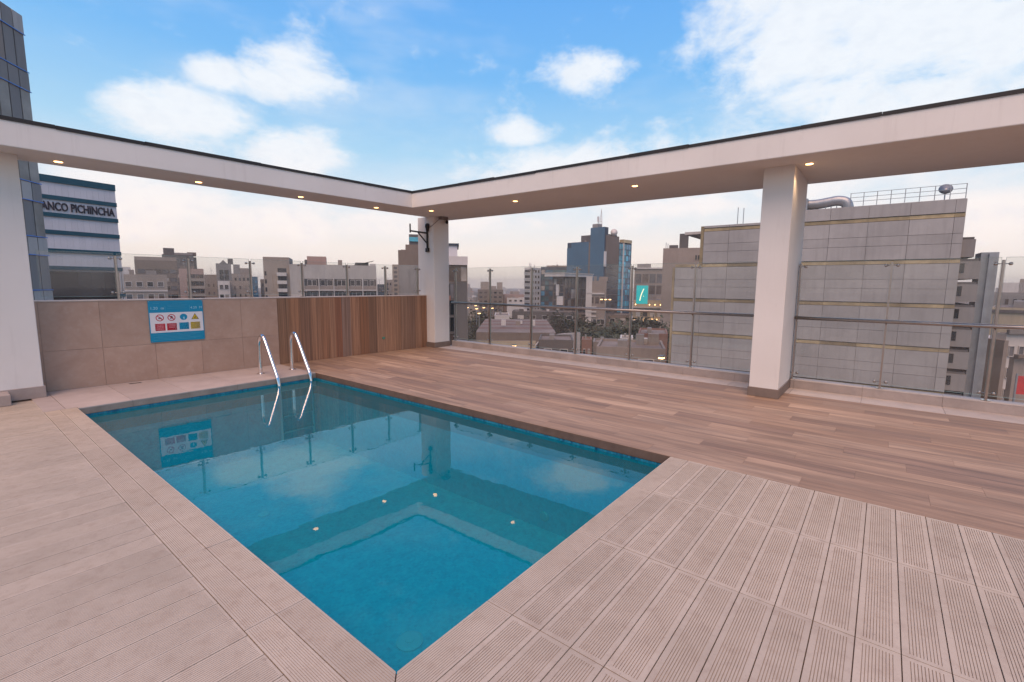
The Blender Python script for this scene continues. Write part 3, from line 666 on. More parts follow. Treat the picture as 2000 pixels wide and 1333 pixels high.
class Bld:
    """a block whose near vertical edge stands at bearing (px,py) and range D; local x runs right-away (face R), local y left-away (face L)"""
    def __init__(s, name, label, edge, D, ang, left, right, top, wallm, cat='building', wl=None, wr=None, base=GZ, D_is=None, topedge=None):
        if ang is None:                                  # square-on to the line of sight
            e0, e1 = az(*edge), az(*right); ang = math.degrees(math.atan2(e0.y+e1.y, e0.x+e1.x)) - 90
        a = R(ang); C = hit(*edge, D); s.C = C; s.ang = a
        dR = Vector((cos(a), sin(a))); dL = Vector((-sin(a), cos(a)))
        s.wr = wr if wr is not None else isect(Vector((C.x, C.y)), dR, az(*right))
        s.wl = wl if wl is not None else isect(Vector((C.x, C.y)), dL, az(*left))
        s.wr = abs(s.wr) if s.wr > 0 else 12; s.wl = abs(s.wl) if s.wl > 0 else 12
        s.top = top if isinstance(top, float) else hit(*top, math.hypot(C.x, C.y)).z
        s.o = thing(name, label, cat, (C.x, C.y, base), a); s.b = base; s.m = wallm; s.n = 0
        part('wall', MB().box(0, s.wr, 0, s.wl, 0, s.top-base), wallm, s.o)
        for _ in range(3 if cat == 'building' and s.wr > 6 and s.wl > 5 else 0):      # tanks, stair heads, aerials
            x, y = random.uniform(.08, .8)*s.wr, random.uniform(.3, .75)*s.wl; h = random.uniform(.5, 1.7); q = random.uniform(.6, 1.8)
            part('roof_tank', MB().box(x, x+q, y, y+q, s.top-base+.05, s.top-base+.05+h), random.choice((w_grey, w_taupe, w_white, w_dgrey)), s.o)
        if cat == 'building' and s.wl > 5 and random.random() < .6:
            x = random.uniform(.1, .9)*s.wr; part('aerial', MB().tube([(x, 1.5, s.top-base), (x, 1.5, s.top-base+random.uniform(1.5, 3))], .05, 5).tube([(x-.4, 1.5, s.top-base+1.4), (x+.4, 1.5, s.top-base+1.4)], .03, 4), metalg, s.o)
        part('roof', MB().box(.15, s.wr-.15, .15, s.wl-.15, s.top-base, s.top-base+.05), roofm, s.o)
    def zz(s, py, px=None):                              # height that shows at row py on the near edge
        d = ray(s.px if px is None else px, py); return EYE.z + d.z/math.hypot(d.x, d.y)*math.hypot(s.C.x, s.C.y)
    def box(s, name, x0, x1, y0, y1, z0, z1, m, parent=None):
        return part(name, MB().box(x0, x1, y0, y1, z0-s.b, z1-s.b), m, parent or s.o)
    def slab(s, face, u0, u1, z0, z1, m, name='band', proud=.15, inn=.0):
        f = (s.wr if face == 'R' else s.wl); a, c = u0*f, u1*f
        if face == 'R': return put(name, unitbox(m, name), s.o, (a, -proud, z0-s.b), (0, 0, 0), (c-a, proud-.002, z1-z0))
        return put(name, unitbox(m, name), s.o, (-proud, a, z0-s.b), (0, 0, 0), (proud-.002, c-a, z1-z0))
    def win(s, face, u, z, w_, h, frame, glass, fw=.06):
        me, pe = winmesh(frame, glass, fw)
        if face == 'R': o = put('window', me, s.o, (u, -.01, z-s.b), (0, 0, 0), (w_, 1, h))
        else: o = put('window', me, s.o, (-.01, u+w_, z-s.b), (0, 0, -PI/2), (w_, 1, h))
        put('pane', pe, o); return o
    def grid(s, face, u0, u1, z0, z1, nu, nv, fu, fv, frame, glass, fw=.06, skip=0.0):
        f = s.wr if face == 'R' else s.wl; a, c = u0*f, u1*f; du = (c-a)/nu; dz = (z1-z0)/nv
        for j in range(nv):
            for i in range(nu):
                if skip and random.random() < skip: continue
                g = glass if not isinstance(glass, (list, tuple)) else random.choice(glass)
                if random.random() < .16 and g in (g_dark, g_brown, g_grey): g = random.choice((g_curtain, g_grey))
                s.win(face, a+du*(i+.5-fu/2), z0+dz*(j+.5-fv/2), du*fu, dz*fv, frame, g, fw)
    def parapet(s, h=.9, m=None, t=.25):
        b = MB(); z = s.top-s.b+.001; m = m or s.m
        for q in ((-.01, s.wr+.01, -.01, t), (-.01, s.wr+.01, s.wl-t, s.wl+.01), (-.01, t, t, s.wl-t), (s.wr-t, s.wr+.01, t, s.wl-t)): b.box(*q, z, z+h)
        part('parapet', b, m, s.o)
    def tank(s, x, y, w_, d, h, m, z=None): return s.box('roof_house', x, x+w_, y, y+d, (s.top if z is None else z), (s.top if z is None else z)+h, m)

# --- big grey panel building across the street (right)
gb = thing('panel_building', 'big grey panel-clad building with gold strips behind the right balustrade', 'building', (48, 0, GZ), R(2))
def gpart(name, x0, x1, y0, y1, z0, z1, m, parent=None): return part(name, MB().box(x0, x1, y0, y1, z0-GZ, z1-GZ), m, parent or gb)
gpart('wall', .18, 26, -4.15, 14.2, 3.5, 7.15, w_joint); gpart('wall', .18, 26, -4.15, 16.8, GZ, 3.499, w_joint)
gpart('roof_block', .1, 24, -4.1, 7.8, 7.15, 8.02, w_panel); gpart('roof', .5, 25, 7.9, 14.0, 7.15, 7.25, roofm)
cols_ = [-4.15, -3.55, -1.0, 1.55, 4.12, 6.75, 9.35, 11.95, 14.2, 16.8]
strips = [6.85-3.375*k for k in range(8)]
for k, zs in enumerate(strips):
    ztop = 7.98 if k == 0 else strips[k-1]-.17
    for i in range(9):
        a, c = cols_[i], cols_[i+1]
        if k == 0:
            if i < 8: put('panel', unitbox(w_panel), gb, (0, a+.01, zs+.17-GZ), (0, 0, 0), (.16, c-a-.02, (7.98 if c < 7 else 7.22)-zs-.18))
        rows_ = [(.17, 1.28), (1.28, 2.02), (2.02, 3.2)]
        if k < 7:
            for r0, r1 in rows_:
                z0 = strips[k+1]+r0
                if i == 8 and k == 0: continue
                put('panel', unitbox(w_panel), gb, (0, a+.011, z0+.011-GZ), (0, 0, 0), (.16, c-a-.022, r1-r0-.022))
    yl = 14.2 if k == 0 else 16.8
    for i in range(9):
        a, c = cols_[i], cols_[i+1]
        if c > yl+.1: continue
        put('gold_strip', unitbox(goldm), gb, (.05, a+.005, zs-.15-GZ), (0, 0, 0), (.128, c-a-.01, .26))
gpart('gold_corner', .02, .24, 14.22, 14.5, 3.5, 7.2, goldm); gpart('gold_corner', .02, .24, 16.82, 17.05, GZ, 3.3, goldm)
gpart('canopy', .6, 9, 14.5, 16.2, 6.55, 6.8, pale)
# service stack at its right end
for k, zs in enumerate([5.2, 3.6, 1.9, .2, -1.5, -3.2, -4.9, -6.6, -8.3]):
    yr = -4.9 - min(k, 1)*.4
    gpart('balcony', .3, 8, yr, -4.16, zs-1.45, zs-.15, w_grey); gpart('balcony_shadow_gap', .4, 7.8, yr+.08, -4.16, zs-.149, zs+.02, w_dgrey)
    if k > 0: gpart('opening', .27, .299, -4.45, -4.2, zs-1.0, zs-.3, g_black)
gpart('pilaster', .9, 3.2, -6.3, -5.35, GZ, 4.1, metalg); gpart('pilaster_rib', .6, .899, -6.0, -5.75, GZ, 4.0, metalg)
# roof plant
rd = thing('roof_duct', 'fat grey ventilation duct on the roof of the panel building', 'duct', (48.2, 5.0, 8.02), R(2))
part('duct_box', MB().box(.3, 2.2, .9, 2.6, 0, 1.05), metalg, rd); part('duct_tube', MB().tube(smooth_path([(1.2, .95, .62), (1.2, .2, .62), (1.2, -.6, .72), (1.2, -1.2, .78), (1.2, -1.75, .62), (1.2, -1.95, .2), (1.2, -1.95, 0)], 5), .42, 16), metalg, rd, True)
for k in range(6): part('support', MB().box(1.0, 1.4, .8-k*.4, .86-k*.4, 0, .35), metalg, rd)
rr = thing('roof_railing', 'thin metal railing on the roof of the panel building', 'railing', (48.15, -4.05, 8.03), R(2))
for k in range(9): part('post', MB().box(0, .05, k*.86, k*.86+.05, 0, 1.05), metalg, rr)
for z in (.35, .68, 1.02): part('rail', MB().box(.051, .09, 0, 6.95, z, z+.035), metalg, rr)
sdh = thing('satellite_dish', 'grey satellite dish on the panel building roof beside the railing', 'dish', (48.6, -2.9, 8.02), R(2))
part('mast', MB().tube([(0, 0, 0), (0, 0, .6)], .04, 8), metalg, sdh); part('bowl', MB().tube([(.05, 0, .75), (0, .0, .76), (-.14, 0, .82)], [.06, .32, .42], 20), metalg, sdh, True)
for k, (y, h) in enumerate(((11.6, .9), (11.1, .85))):
    tag(part('roof_antenna', MB().tube([(49, y, 7.2), (49, y, 7.2+h*1.9)], .035, 6), metalg), ('taller' if k == 0 else 'shorter')+' thin rod of the twin antennas on the panel building', 'antenna')

# --- far left tower and the bank
tw = Bld('glass_tower', 'tall grey glass tower with thin blue lines at the far left', (-150, 300), 34, 50, None, (62, 228), 8.0, w_grey, wl=14.0)
E2 = Vector((tw.C.x, tw.C.y)) + Vector((cos(tw.ang), sin(tw.ang)))*tw.wr
ztw = EYE.z + ray(45, 32).z/math.hypot(ray(45, 32).x, ray(45, 32).y)*E2.length
tw.box('upper_wall', 0, tw.wr, 0, 14, 8.0, ztw, w_grey)
st = 3.05; z = ztw - 1.0; n = 0
while z > -16:
    lo_ = z-st+1.0
    ncol = 9
    for i in range(ncol):
        a = tw.wr*i/ncol; c = tw.wr*(i+1)/ncol
        put('glass_panel', unitbox(random.choice([w_grey, w_taupe, g_taupe])), tw.o, (a+.04, -.06, lo_-tw.b), (0, 0, 0), (c-a-.08, .058, z-lo_-.03))
        put('spandrel_panel', unitbox(random.choice([w_pale, w_grey])), tw.o, (a+.03, -.09, z-tw.b), (0, 0, 0), (c-a-.06, .088, .97))
    for q in (z-.05, lo_+.0): put('blue_line', unitbox(bluelamp), tw.o, (0, -.13, q-tw.b), (0, 0, 0), (tw.wr, .05, .045))
    z -= st
bk = Bld('bank_building', 'pale bank building with dark teal bands and large roof lettering', (30, 400), 62, 9, None, (223, 366), (75, 347), w_panelw, wl=18.0)
D_far = (Vector((bk.C.x, bk.C.y)) + Vector((cos(bk.ang), sin(bk.ang)))*bk.wr).length
def zfar(px, py, D=D_far): d = ray(px, py); return EYE.z + d.z/math.hypot(d.x, d.y)*D
zt = zfar(222, 366)
bk.top2 = zt
for ch in list(bk.o.children): bpy.data.objects.remove(ch)
bk.box('wall', 0, bk.wr, 0, 18, GZ, zt-.05, w_panelw)
bz = [zfar(220, 370), zfar(224, 401), zfar(226, 432), zfar(228, 463), zfar(230, 496)]
for k, zb in enumerate(bz):
    bk.slab('R', -.002, 1.002, zb-.19, zb+.19 if k else zb+.42, tealband, 'teal_band', .2)
pz = bz + [zfar(231, 527)]
for zb, zc_ in zip(pz, pz[1:]):
    for i in range(16):
        a = bk.wr*i/16; put('panel', unitbox(w_panelw), bk.o, (a+.004, -.08, zc_+.2-bk.b), (0, 0, 0), (bk.wr/16-.008, .078, zb-zc_-.4))
bk.slab('R', -.002, 1.002, pz[-1]-.15, pz[-1]+.2, tealband, 'teal_band', .2)
zw1 = pz[-1]-.2
for i in range(6): put('window', unitbox(g_black, 'window'), bk.o, (bk.wr*(.08+i*.142), -.1, zw1-4.6-bk.b), (0, 0, 0), (bk.wr*.14, .098, 4.5))
for u in (.95, .975): bk.slab('R', u, u+.018, zw1-9, zw1-.1, w_white, 'column', .35)
bk.slab('R', .93, 1.002, zw1-2.6, zw1-2.3, tealband, 'teal_band', .4)
LT = text_mesh('BANCO PICHINCHA', 1.0, letterm, .04, .022)
xs_ = [v.co.x for v in LT.vertices]; tw_ = max(xs_)-min(xs_); zl = (bz[1]+bz[2])/2
hgt = (bz[1]-bz[2])*.48; wdt = bk.wr*.985
put('lettering', LT, bk.o, (bk.wr*.965-wdt*.80, -.14, zl-hgt*.48-bk.b), (PI/2, 0, 0), (wdt*.80/tw_, hgt/.72, 1))

# --- skyline behind the low wall, from left to right
b = Bld('apartment_block', 'low beige apartment block with dark windows right of the bank building', (236, 545), 120, None, None, (326, 548), (240, 541), w_beige, wl=14.0)
b.parapet(.5); b.grid('R', .03, .97, b.top-7.6, b.top-.2, 4, 3, .62, .42, w_white, [g_dark, g_brown, g_black], .07)
b.slab('R', 0, 1, b.top-2.9, b.top-2.6, w_white); b.slab('R', 0, 1, b.top-5.4, b.top-5.15, w_white)
b = Bld('office_block', 'brown office block with horizontal window strips behind the beige apartments', (262, 510), 190, None, None, (346, 520), (262, 508), w_brown, wl=20.0)
for k in range(6): b.grid('R', .05, .98, b.top-4.2-2.7*k, b.top-2.6-2.7*k, 5, 1, .94, .8, w_brown, [g_dark, g_grey, g_brown], .04)
b.tank(0, 2, b.wr, 14, 1.2, w_taupe)
b = Bld('water_tank_house', 'small white rooftop house beside the bank building skyline', (232, 524), 170, None, None, (255, 524), (235, 522), w_white, wl=8.0)
b = Bld('office_tower', 'tall dark grey stepped office tower, highest left of the wall sign', (316, 500), 230, None, None, (378, 500), (318, 497), w_dgrey, wl=22.0)
for k in range(8): b.grid('R', .04, .55, b.top-3.4-3.0*k, b.top-1.2-3.0*k, 4, 1, .9, .7, w_grey, [g_grey, g_dark], .06)
b.tank(0.5, 2, b.wr*.34, 8, 2.6, w_dgrey); b.tank(b.wr*.38, 2, b.wr*.6, 12, .9, w_grey)
b.box('curved_bay', b.wr*.55, b.wr*.99, -2.5, -.01, GZ, b.top-4.5, w_brown)
b.tank(b.wr*.8, 3, b.wr*.3, 6, 1.3, w_brown)
b = Bld('round_tower', 'brown tower with a rounded shoulder, right part of the tall dark cluster', (372, 520), 236, None, None, (385, 525), (372, 503), w_brown, wl=14.0)
b.grid('R', .08, .92, b.top-19, b.top-1, 2, 6, .7, .6, w_brown, [g_dark], .08)
b = Bld('hotel_block', 'pink hotel block with striped balconies above the wall sign', (349, 530), 150, None, None, (398, 534), (350, 525), w_pink, wl=12.0)
b.top_l = b.top
for k in range(5):
    b.slab('R', .28, 1.0, b.top-3.2-2.0*k, b.top-2.5-2.0*k, w_beige, 'balcony_band', .5); b.grid('R', .3, .98, b.top-2.45-2.0*k, b.top-1.35-2.0*k, 4, 1, .92, .9, w_brown, [g_dark, g_brown], .05)
b = Bld('blank_block', 'plain beige windowless block right of the pink hotel', (399, 545), 175, None, None, (424, 545), (400, 537), w_taupe, wl=14.0); b.grid('R', .1, .9, b.top-7, b.top-2, 2, 2, .3, .4, w_taupe, g_brown)
b = Bld('gabled_building', 'grey building with a small pediment and one big dark window field', (422, 530), 165, None, None, (452, 530), (423, 515), w_grey, wl=14.0)
b.grid('R', .2, .8, b.top-6.4, b.top-1.8, 4, 3, .94, .92, w_dgrey, [g_dark, g_black], .05)
part('pediment', MB().quad((b.wr*.25, -.1, b.top-GZ), (b.wr*.75, -.1, b.top-GZ), (b.wr*.5, -.1, b.top-GZ+1.1)).quad((b.wr*.75, .6, b.top-GZ), (b.wr*.25, .6, b.top-GZ), (b.wr*.5, .6, b.top-GZ+1.1)).quad((b.wr*.25, -.1, b.top-GZ), (b.wr*.5, -.1, b.top-GZ+1.1), (b.wr*.5, .6, b.top-GZ+1.1), (b.wr*.25, .6, b.top-GZ)).quad((b.wr*.5, -.1, b.top-GZ+1.1), (b.wr*.75, -.1, b.top-GZ), (b.wr*.75, .6, b.top-GZ), (b.wr*.5, .6, b.top-GZ+1.1)), w_grey, b.o)
b.tank(b.wr*.8, 2, b.wr*.35, 4, 1.6, w_dgrey)
b = Bld('stepped_block', 'pale stepped block with rooftop tanks right of the gabled building', (453, 545), 200, None, None, (490, 545), (460, 535), w_beige, wl=14.0); b.tank(b.wr*.1, 2, b.wr*.35, 5, 3.4, w_grey); b.tank(b.wr*.4, 2, b.wr*.55, 5, 2.1, w_taupe); b.grid('R', .08, .95, b.top-8, b.top-.8, 4, 3, .5, .5, w_beige, [g_brown, g_dark])
b = Bld('low_house', 'low white house with two window rows below the gabled building', (426, 560), 130, None, None, (449, 560), (428, 549), w_white, wl=10.0); b.grid('R', .06, .94, b.top-4.8, b.top-.3, 2, 2, .8, .5, w_white, [g_dark, g_grey])
b = Bld('plain_house', 'plain sand-coloured house right of the low white house', (450, 562), 132, None, None, (486, 562), (455, 549), w_beige, wl=10.0); b.grid('R', .1, .95, b.top-4.4, b.top-.6, 3, 2, .3, .4, w_beige, [g_brown])
b = Bld('blue_block', 'narrow blue block between two steel posts of the wall glass', (491, 555), 160, None, None, (504, 555), (492, 541), w_blue, wl=9.0); b.grid('R', .1, .9, b.top-6, b.top-.5, 2, 3, .6, .5, w_blue, g_blue)
b = Bld('brown_block', 'dull brown block with small windows left of the big apartment house', (509, 560), 170, None, None, (540, 560), (510, 546), w_brown, wl=16.0); b.tank(b.wr*.55, 2, b.wr*.4, 6, 1.6, w_taupe); b.grid('R', .05, .95, b.top-7.5, b.top-.5, 5, 3, .6, .5, w_brown, [g_dark, g_grey])
# big apartment house
D = 115
b = Bld('apartment_house', 'wide grey apartment house with recessed balconies behind the wood boards', (566, 540), D, None, None, (735, 540), (590, 517), w_pale, wl=16.0)
b.box('stair_tower', -5.2, -.01, .5, 10, GZ, b.top+1.5, w_beige)
for k in range(7):
    z = b.top-2.6-k*1.75; b.box('balcony', -2.5, -.6, -.6, .49, z, z+.75, w_white); b.box('balcony_opening', -2.4, -.7, .40, .495, z+.76, z+1.7, g_dark)
for k in range(6): put('window', unitbox(g_dark, 'window'), b.o, (-5.0, .45, b.top-2.5-k*1.75-b.b), (0, 0, 0), (.35, .049, .9))
W = b.wr; fl = 2.75; z0 = b.top-2.9
for j in range(5):
    for i in range(5):
        a = W*(.155+i*.169); ww = W*.16
        zz_ = z0-(j+1)*fl
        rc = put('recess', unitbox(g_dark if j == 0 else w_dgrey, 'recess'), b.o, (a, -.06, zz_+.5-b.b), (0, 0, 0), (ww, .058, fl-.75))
        b.win('R', a+ww*random.uniform(.05, .3), zz_+.95, ww*.32, fl*.5, w_white, g_dark); b.win('R', a+ww*.55, zz_+.95, ww*random.uniform(.3, .42), fl*.5, w_white, random.choice([g_dark, g_grey]))
        put('balcony_front', unitbox(w_white if j else w_taupe, 'balcony_front'), b.o, (a, -.75, zz_+.12-b.b), (0, 0, 0), (ww, .1, .85))
    b.slab('R', .14, 1.0, z0-(j+1)*fl-.12, z0-(j+1)*fl+.1, w_white, 'floor_slab', .85)
for i in range(6): b.slab('R', .147+i*.1695, .157+i*.1695, z0-5*fl, z0, w_white, 'pier', .9)
b.tank(W*.19, 3, W*.22, 8, 2.0, w_pink, b.top); b.tank(W*.16, 3, W*.029, 5, 1.2, w_dgrey); b.tank(W*.55, 3, W*.05, 4, 1.3, w_taupe)
part('roof_shed', MB().quad((W*.74, 2, b.top-GZ+.2), (W*.99, 2, b.top-GZ+1.3), (W*.99, 8, b.top-GZ+1.3), (W*.74, 8, b.top-GZ+.2)).box(W*.76, W*.92, 3, 7, b.top-GZ+.06, b.top-GZ+.8), w_dgrey, b.o)
b.box('roof_sign', W*.93, W*1.0, 1.0, 1.2, b.top-.2, b.top+.5, w_white)
b = Bld('teal_house', 'pale teal house roofs right of the big apartment house', (737, 562), 150, None, None, (757, 562), (740, 556), w_blued, wl=9.0); b.grid('R', .1, .9, b.top-5, b.top-.4, 3, 2, .6, .5, w_white, [g_grey, g_teal])
b = Bld('low_flats', 'low grey flats left of the brown brick tower', (752, 560), 190, None, None, (779, 560), (755, 547), w_taupe, wl=9.0); b.grid('R', .1, .9, b.top-7, b.top-.5, 4, 3, .55, .5, w_taupe, [g_dark])
b = Bld('brick_tower', 'brown stepped tower with a grey blank wall left of the corner pillar', (778, 520), 130, None, None, (826, 520), (780, 489), w_brown, wl=14.0)
b.tank(b.wr*.30, 1, b.wr*.69, 9, 1.6, w_brown); b.tank(b.wr*.45, 1.5, b.wr*.5, 8, 4.4, w_dgrey); b.box('glazed_top', b.wr*.46, b.wr*.94, 1.2, 1.49, b.top+2.5, b.top+3.6, g_cyan)
b.box('side_wing', -1.6, -.01, .0, 8, GZ, b.top-3.8, w_beige)
for k in range(9): b.box('wing_window', -1.2, -.35, -.05, -.002, b.top-5.0-k*1.15, b.top-4.4-k*1.15, w_dgrey)
b.box('grey_wall', .05, b.wr*.93, -.12, -.002, GZ, b.top-3.9, w_grey)

# --- right of the corner pillar
b = Bld('dark_tower', 'dark glass tower with pale cap just right of the corner pillar', (862, 540), 62, None, None, (913, 540), (905, 503), w_taupe, wl=10.0)
cz = b.top
b.box('penthouse', .5, b.wr*.62, .6, 8, cz+.05, cz+1.55, w_panelw); b.box('penthouse_roof', .3, b.wr*.68, .4, 8.2, cz+1.551, cz+1.8, w_blued)
b.slab('R', -.01, 1.01, cz-1.0, cz+.1, w_white, 'cap_band', .25); b.grid('R', .02, .98, cz-3.2, cz-1.1, 4, 1, .96, .96, w_brown, g_brown, .04)
b.grid('R', .0, .48, cz-23, cz-3.3, 3, 9, .95, .93, w_dgrey, [g_black, g_brown], .04); b.box('blank_strip', b.wr*.5, b.wr*.98, -.12, -.002, GZ, cz-3.3, w_dgrey)
b.slab('R', .24, .36, cz-5.6, cz-5.0, w_brick, 'red_sign', .3)
b = Bld('terrace_block', 'mid-rise brown block with pale rooftop houses in the distance', (933, 580), 330, None, None, (983, 580), (935, 566), w_brown, wl=20.0)
b.tank(2, 2, 5.5, 6, 5.5, w_beige); b.tank(13.5, 2, 4, 6, 5.2, w_beige); b.tank(8, 2, 5, 6, 2.5, w_taupe)
b.grid('R', .03, .97, b.top-19, b.top-.6, 5, 6, .75, .5, w_beige, [g_dark, g_brown])
b = Bld('striped_apartment', 'slim white apartment tower with dark balcony stripes', (1036, 550), 235, 0, (1024, 550), (1056, 550), (1036, 523), w_white)
for k in range(11):
    z = b.top-2.2-k*2.75
    b.slab('L', .08, .92, z-.2, z+1.15, g_dark, 'window_strip', .06); b.slab('L', 0, 1, z-.55, z-.21, w_white, 'balcony_front', .5)
    b.grid('R', .08, .92, z-.4, z+1.3, 3, 1, .55, .8, w_cream, [g_dark, g_brown])
for k, x in enumerate((.5, 1.6, 4.6)): b.tank(x, 1, .25, .25, 2.5-.4*k, w_white)
b = Bld('glass_office', 'teal glass office block behind the white-roofed building', (1056, 550), 255, None, None, (1112, 550), (1060, 522), w_blued, wl=14.0)
b.grid('R', .01, .99, b.top-30, b.top-1.2, 7, 10, .95, .9, w_blued, [g_teal, g_teal, g_blue, g_grey], .05); b.tank(3, 2, b.wr-4, 8, .9, w_taupe)
b = Bld('canopy_building', 'brown glazed building under a wide white roof canopy', (1102, 560), 175, 0, (1080, 560), (1150, 560), (1102, 541), w_brown, wl=None)
b.box('canopy', -2, b.wr+1.2, -1.2, b.wl+2.5, b.top+.1, b.top+1.1, w_white); b.box('canopy_lip', -2.2, b.wr+1.4, -1.4, b.wl+2.7, b.top+1.101, b.top+1.5, pale)
b.grid('L', .05, .95, b.top-22, b.top-.4, 3, 8, .95, .9, w_dgrey, [g_dark, g_grey, g_brown, g_brown], .05); b.grid('R', .02, .98, b.top-24, b.top-.4, 8, 6, .95, .95, w_dgrey, [g_brown, g_dark], .04)
b.slab('L', .05, .6, b.top-10.5, b.top-7.2, w_white, 'white_spandrel', .4); b.slab('L', .45, .7, b.top-7, b.top-2.8, w_white, 'white_frame', .2); b.win('L', b.wl*.5, b.top-4.6, b.wl*.13, 1.6, w_white, g_dark); b.win('L', b.wl*.5, b.top-6.8, b.wl*.13, 1.9, w_white, g_grey)
b = Bld('white_column_building', 'grey building with a white corner column below the blue tower', (1147, 580), 168, None, None, (1184, 580), (1150, 549), w_taupe, wl=9.0)
b.box('white_column', -.5, 1.6, -.4, 2, GZ, b.top+1.6, w_white); b.slab('R', .0, .9, b.top-4.7, b.top-4.2, w_white, 'white_line', .4)
for q in (9.0, 10.6, 12.2): b.slab('R', .05, .5, b.top-q-.5, b.top-q, w_white, 'white_line', .5)
b.grid('R', .1, .95, b.top-24, b.top-13, 4, 4, .9, .7, w_white, [g_dark, g_brown]); b.grid('R', .1, .95, b.top-8.6, b.top-5, 3, 1, .8, .7, w_taupe, [g_brown]); b.tank(4, 1, 3, 3, 1.5, w_taupe)
# blue tower
b = Bld('blue_tower', 'big blue-walled tower with antennas on its roof, tallest in the middle', (1180, 500), 225, -6, (1108, 500), (1233, 500), (1180, 470), w_blued)
T = b.top; Wl, Wr = b.wl, b.wr
part('blue_wall', MB().box(-.3, -.002, 0, Wl*.36, 0, T+6.2-GZ), w_blue, b.o); part('blue_wall', MB().box(-.3, -.002, Wl*.40, Wl*.88, 0, T-.2-GZ), w_blue, b.o); part('blue_wall', MB().box(-.3, -.002, Wl*.881, Wl, 0, T-2.5-GZ), w_blue, b.o); part('blue_joint', MB().box(-.25, -.003, Wl*.361, Wl*.399, 0, T-.3-GZ), w_brown, b.o)
b.box('lift_core', 0, Wr*.12, 0, Wl*.36, T+.06, T+6.2, w_blued); b.box('lift_cap', .5, 4, Wl*.2, Wl*.34, T+6.21, T+8.0, w_grey)
b.box('brown_face', Wr*.04, Wr*.5, -.25, -.002, 0+GZ, T+2.6, w_brown); b.box('plant_floor', Wr*.14, Wr*.5, 1, 16, T+.06, T+3.4, w_dgrey)
b.grid('R', .52, .97, T-34, T-.5, 5, 12, .97, .95, w_blue, [g_cyan, g_cyan, g_blue], .04)
b.slab('R', .66, .69, T-38, T-.2, w_white, 'white_mullion', .5); b.box('gold_sign', Wr*.66, Wr*.98, -.4, 2, T+.1, T+1.6, goldm); b.slab('R', .05, .5, T-34, T-11, g_dark, 'dark_glazing', .35); b.slab('R', -.01, .05, T-12, T-5, w_white, 'white_pier', .5)
for k in range(7): b.slab('R', .06, .49, T-13-k*3.1, T-12.6-k*3.1, w_dgrey, 'floor_line', .42)
mm = thing('radio_mast', 'tall lattice radio mast on the roof of the blue tower', 'mast', (*hit(1174, 445, 235).xy, T+6.2))
mast_h = hit(1174, 408, 235).z - (T+6.2)
for a in range(3): part('leg', MB().tube([(cos(a*2.1)*.9, sin(a*2.1)*.9, 0), (cos(a*2.1)*.25, sin(a*2.1)*.25, mast_h*.75), (0, 0, mast_h)], [.16, .12, .07], 6), w_white, mm)
for k in range(6): part('brace', MB().tube([(cos(a*2.1)*(.9-.1*k), sin(a*2.1)*(.9-.1*k), mast_h*(.02+.12*k)) for a in (0, 1, 2, 3)], .07, 5), w_white, mm)
m3_ = thing('panel_antenna', 'shorter panel antenna pole left of the radio mast', 'antenna', (*hit(1168, 447, 233).xy, T+6.2)); part('pole', MB().tube([(0, 0, 0), (0, 0, 5.6)], .18, 6), metalg, m3_); part('panel', MB().box(-.5, .5, -.3, .3, 3.4, 5.8), w_white, m3_)
for px, py, D_, r, lab in ((1199, 455, 232, 1.7, 'large white satellite dish on the blue tower roof'), (1186, 464, 229, 1.2, 'small white satellite dish on the blue tower roof')):
    c = hit(px, py, D_); t_ = thing('satellite_dish', lab, 'dish', (c.x, c.y, T+3.4 if r > 1.5 else T+2.6), YAW); hh = c.z-t_.location.z
    part('mast', MB().tube([(0, 0, 0), (0, 0, hh)], .15, 6), metalg, t_); part('bowl', MB().tube([(.3, 0, hh), (.2, .0, hh), (-.4, 0, hh+.1)], [.2, r*.8, r], 18), w_white, t_, True)
b = Bld('grey_office', 'grey office block with pale roof edge right of the blue tower', (1238, 560), 205, None, None, (1296, 560), (1240, 526), w_taupe, wl=12.0)
b.grid('R', .02, .98, b.top-11, b.top-1.5, 4, 2, .9, .85, w_grey, [g_grey, g_brown, g_dark], .05); b.box('roof_block', 1, b.wr*.55, 2, 9, b.top+.05, b.top+2.2, w_grey); b.box('roof_edge', -.5, b.wr+.3, -.5, 12, b.top+.06, b.top+.6, w_white)
# lit shopping front with the teal screen
b = Bld('shopping_front', 'cream shopping front lit by rows of warm lamps', (1236, 620), 150, None, None, (1312, 620), (1240, 586), w_cream, wl=10.0)
SF = b
for k in range(4):
    z = b.top-2.2-k*4.1; b.slab('R', .0, .99, z-.25, z+.1, w_white, 'ledge', .7)
    b.grid('R', .04, .96, z-3.6, z-.6, 5, 1, .7, .6, w_cream, [g_brown, g_dark, w_white], .05)
def lampbulb(bd, u, z, r=.13, proud=.85): return put('lamp', MB().tube([(0, 0, -r), (0, 0, 0), (0, 0, r)], [r*.5, r, r*.4], 8).mesh('lamp', [warm]) if 'lampmesh' not in unit else unit['lampmesh'], bd.o, (u*bd.wr, -proud, z-bd.b))
unit['lampmesh'] = MB().tube([(0, 0, -.16), (0, 0, 0), (0, 0, .16)], [.09, .17, .08], 8).mesh('lamp', [warm])
for k, (zq, us) in enumerate(((-1.4, (.06, .42, .56, .70, .84, .95)), (-5.9, (.05, .3, .5, .62, .72, .84, .96)), (-6.6, (.28,)), (-10.2, (.05, .2, .28, .42, .52, .66, .8, .92)))):
    for u in us: lampbulb(b, u, b.top+zq)
sc_ = hit(1244, 560, 140); scr = thing('screen', 'teal lit screen with a slanted pale stroke on the shopping front', 'screen', (sc_.x, sc_.y, hit(1244, 594, 140).z), R(YAW*180/PI-90))
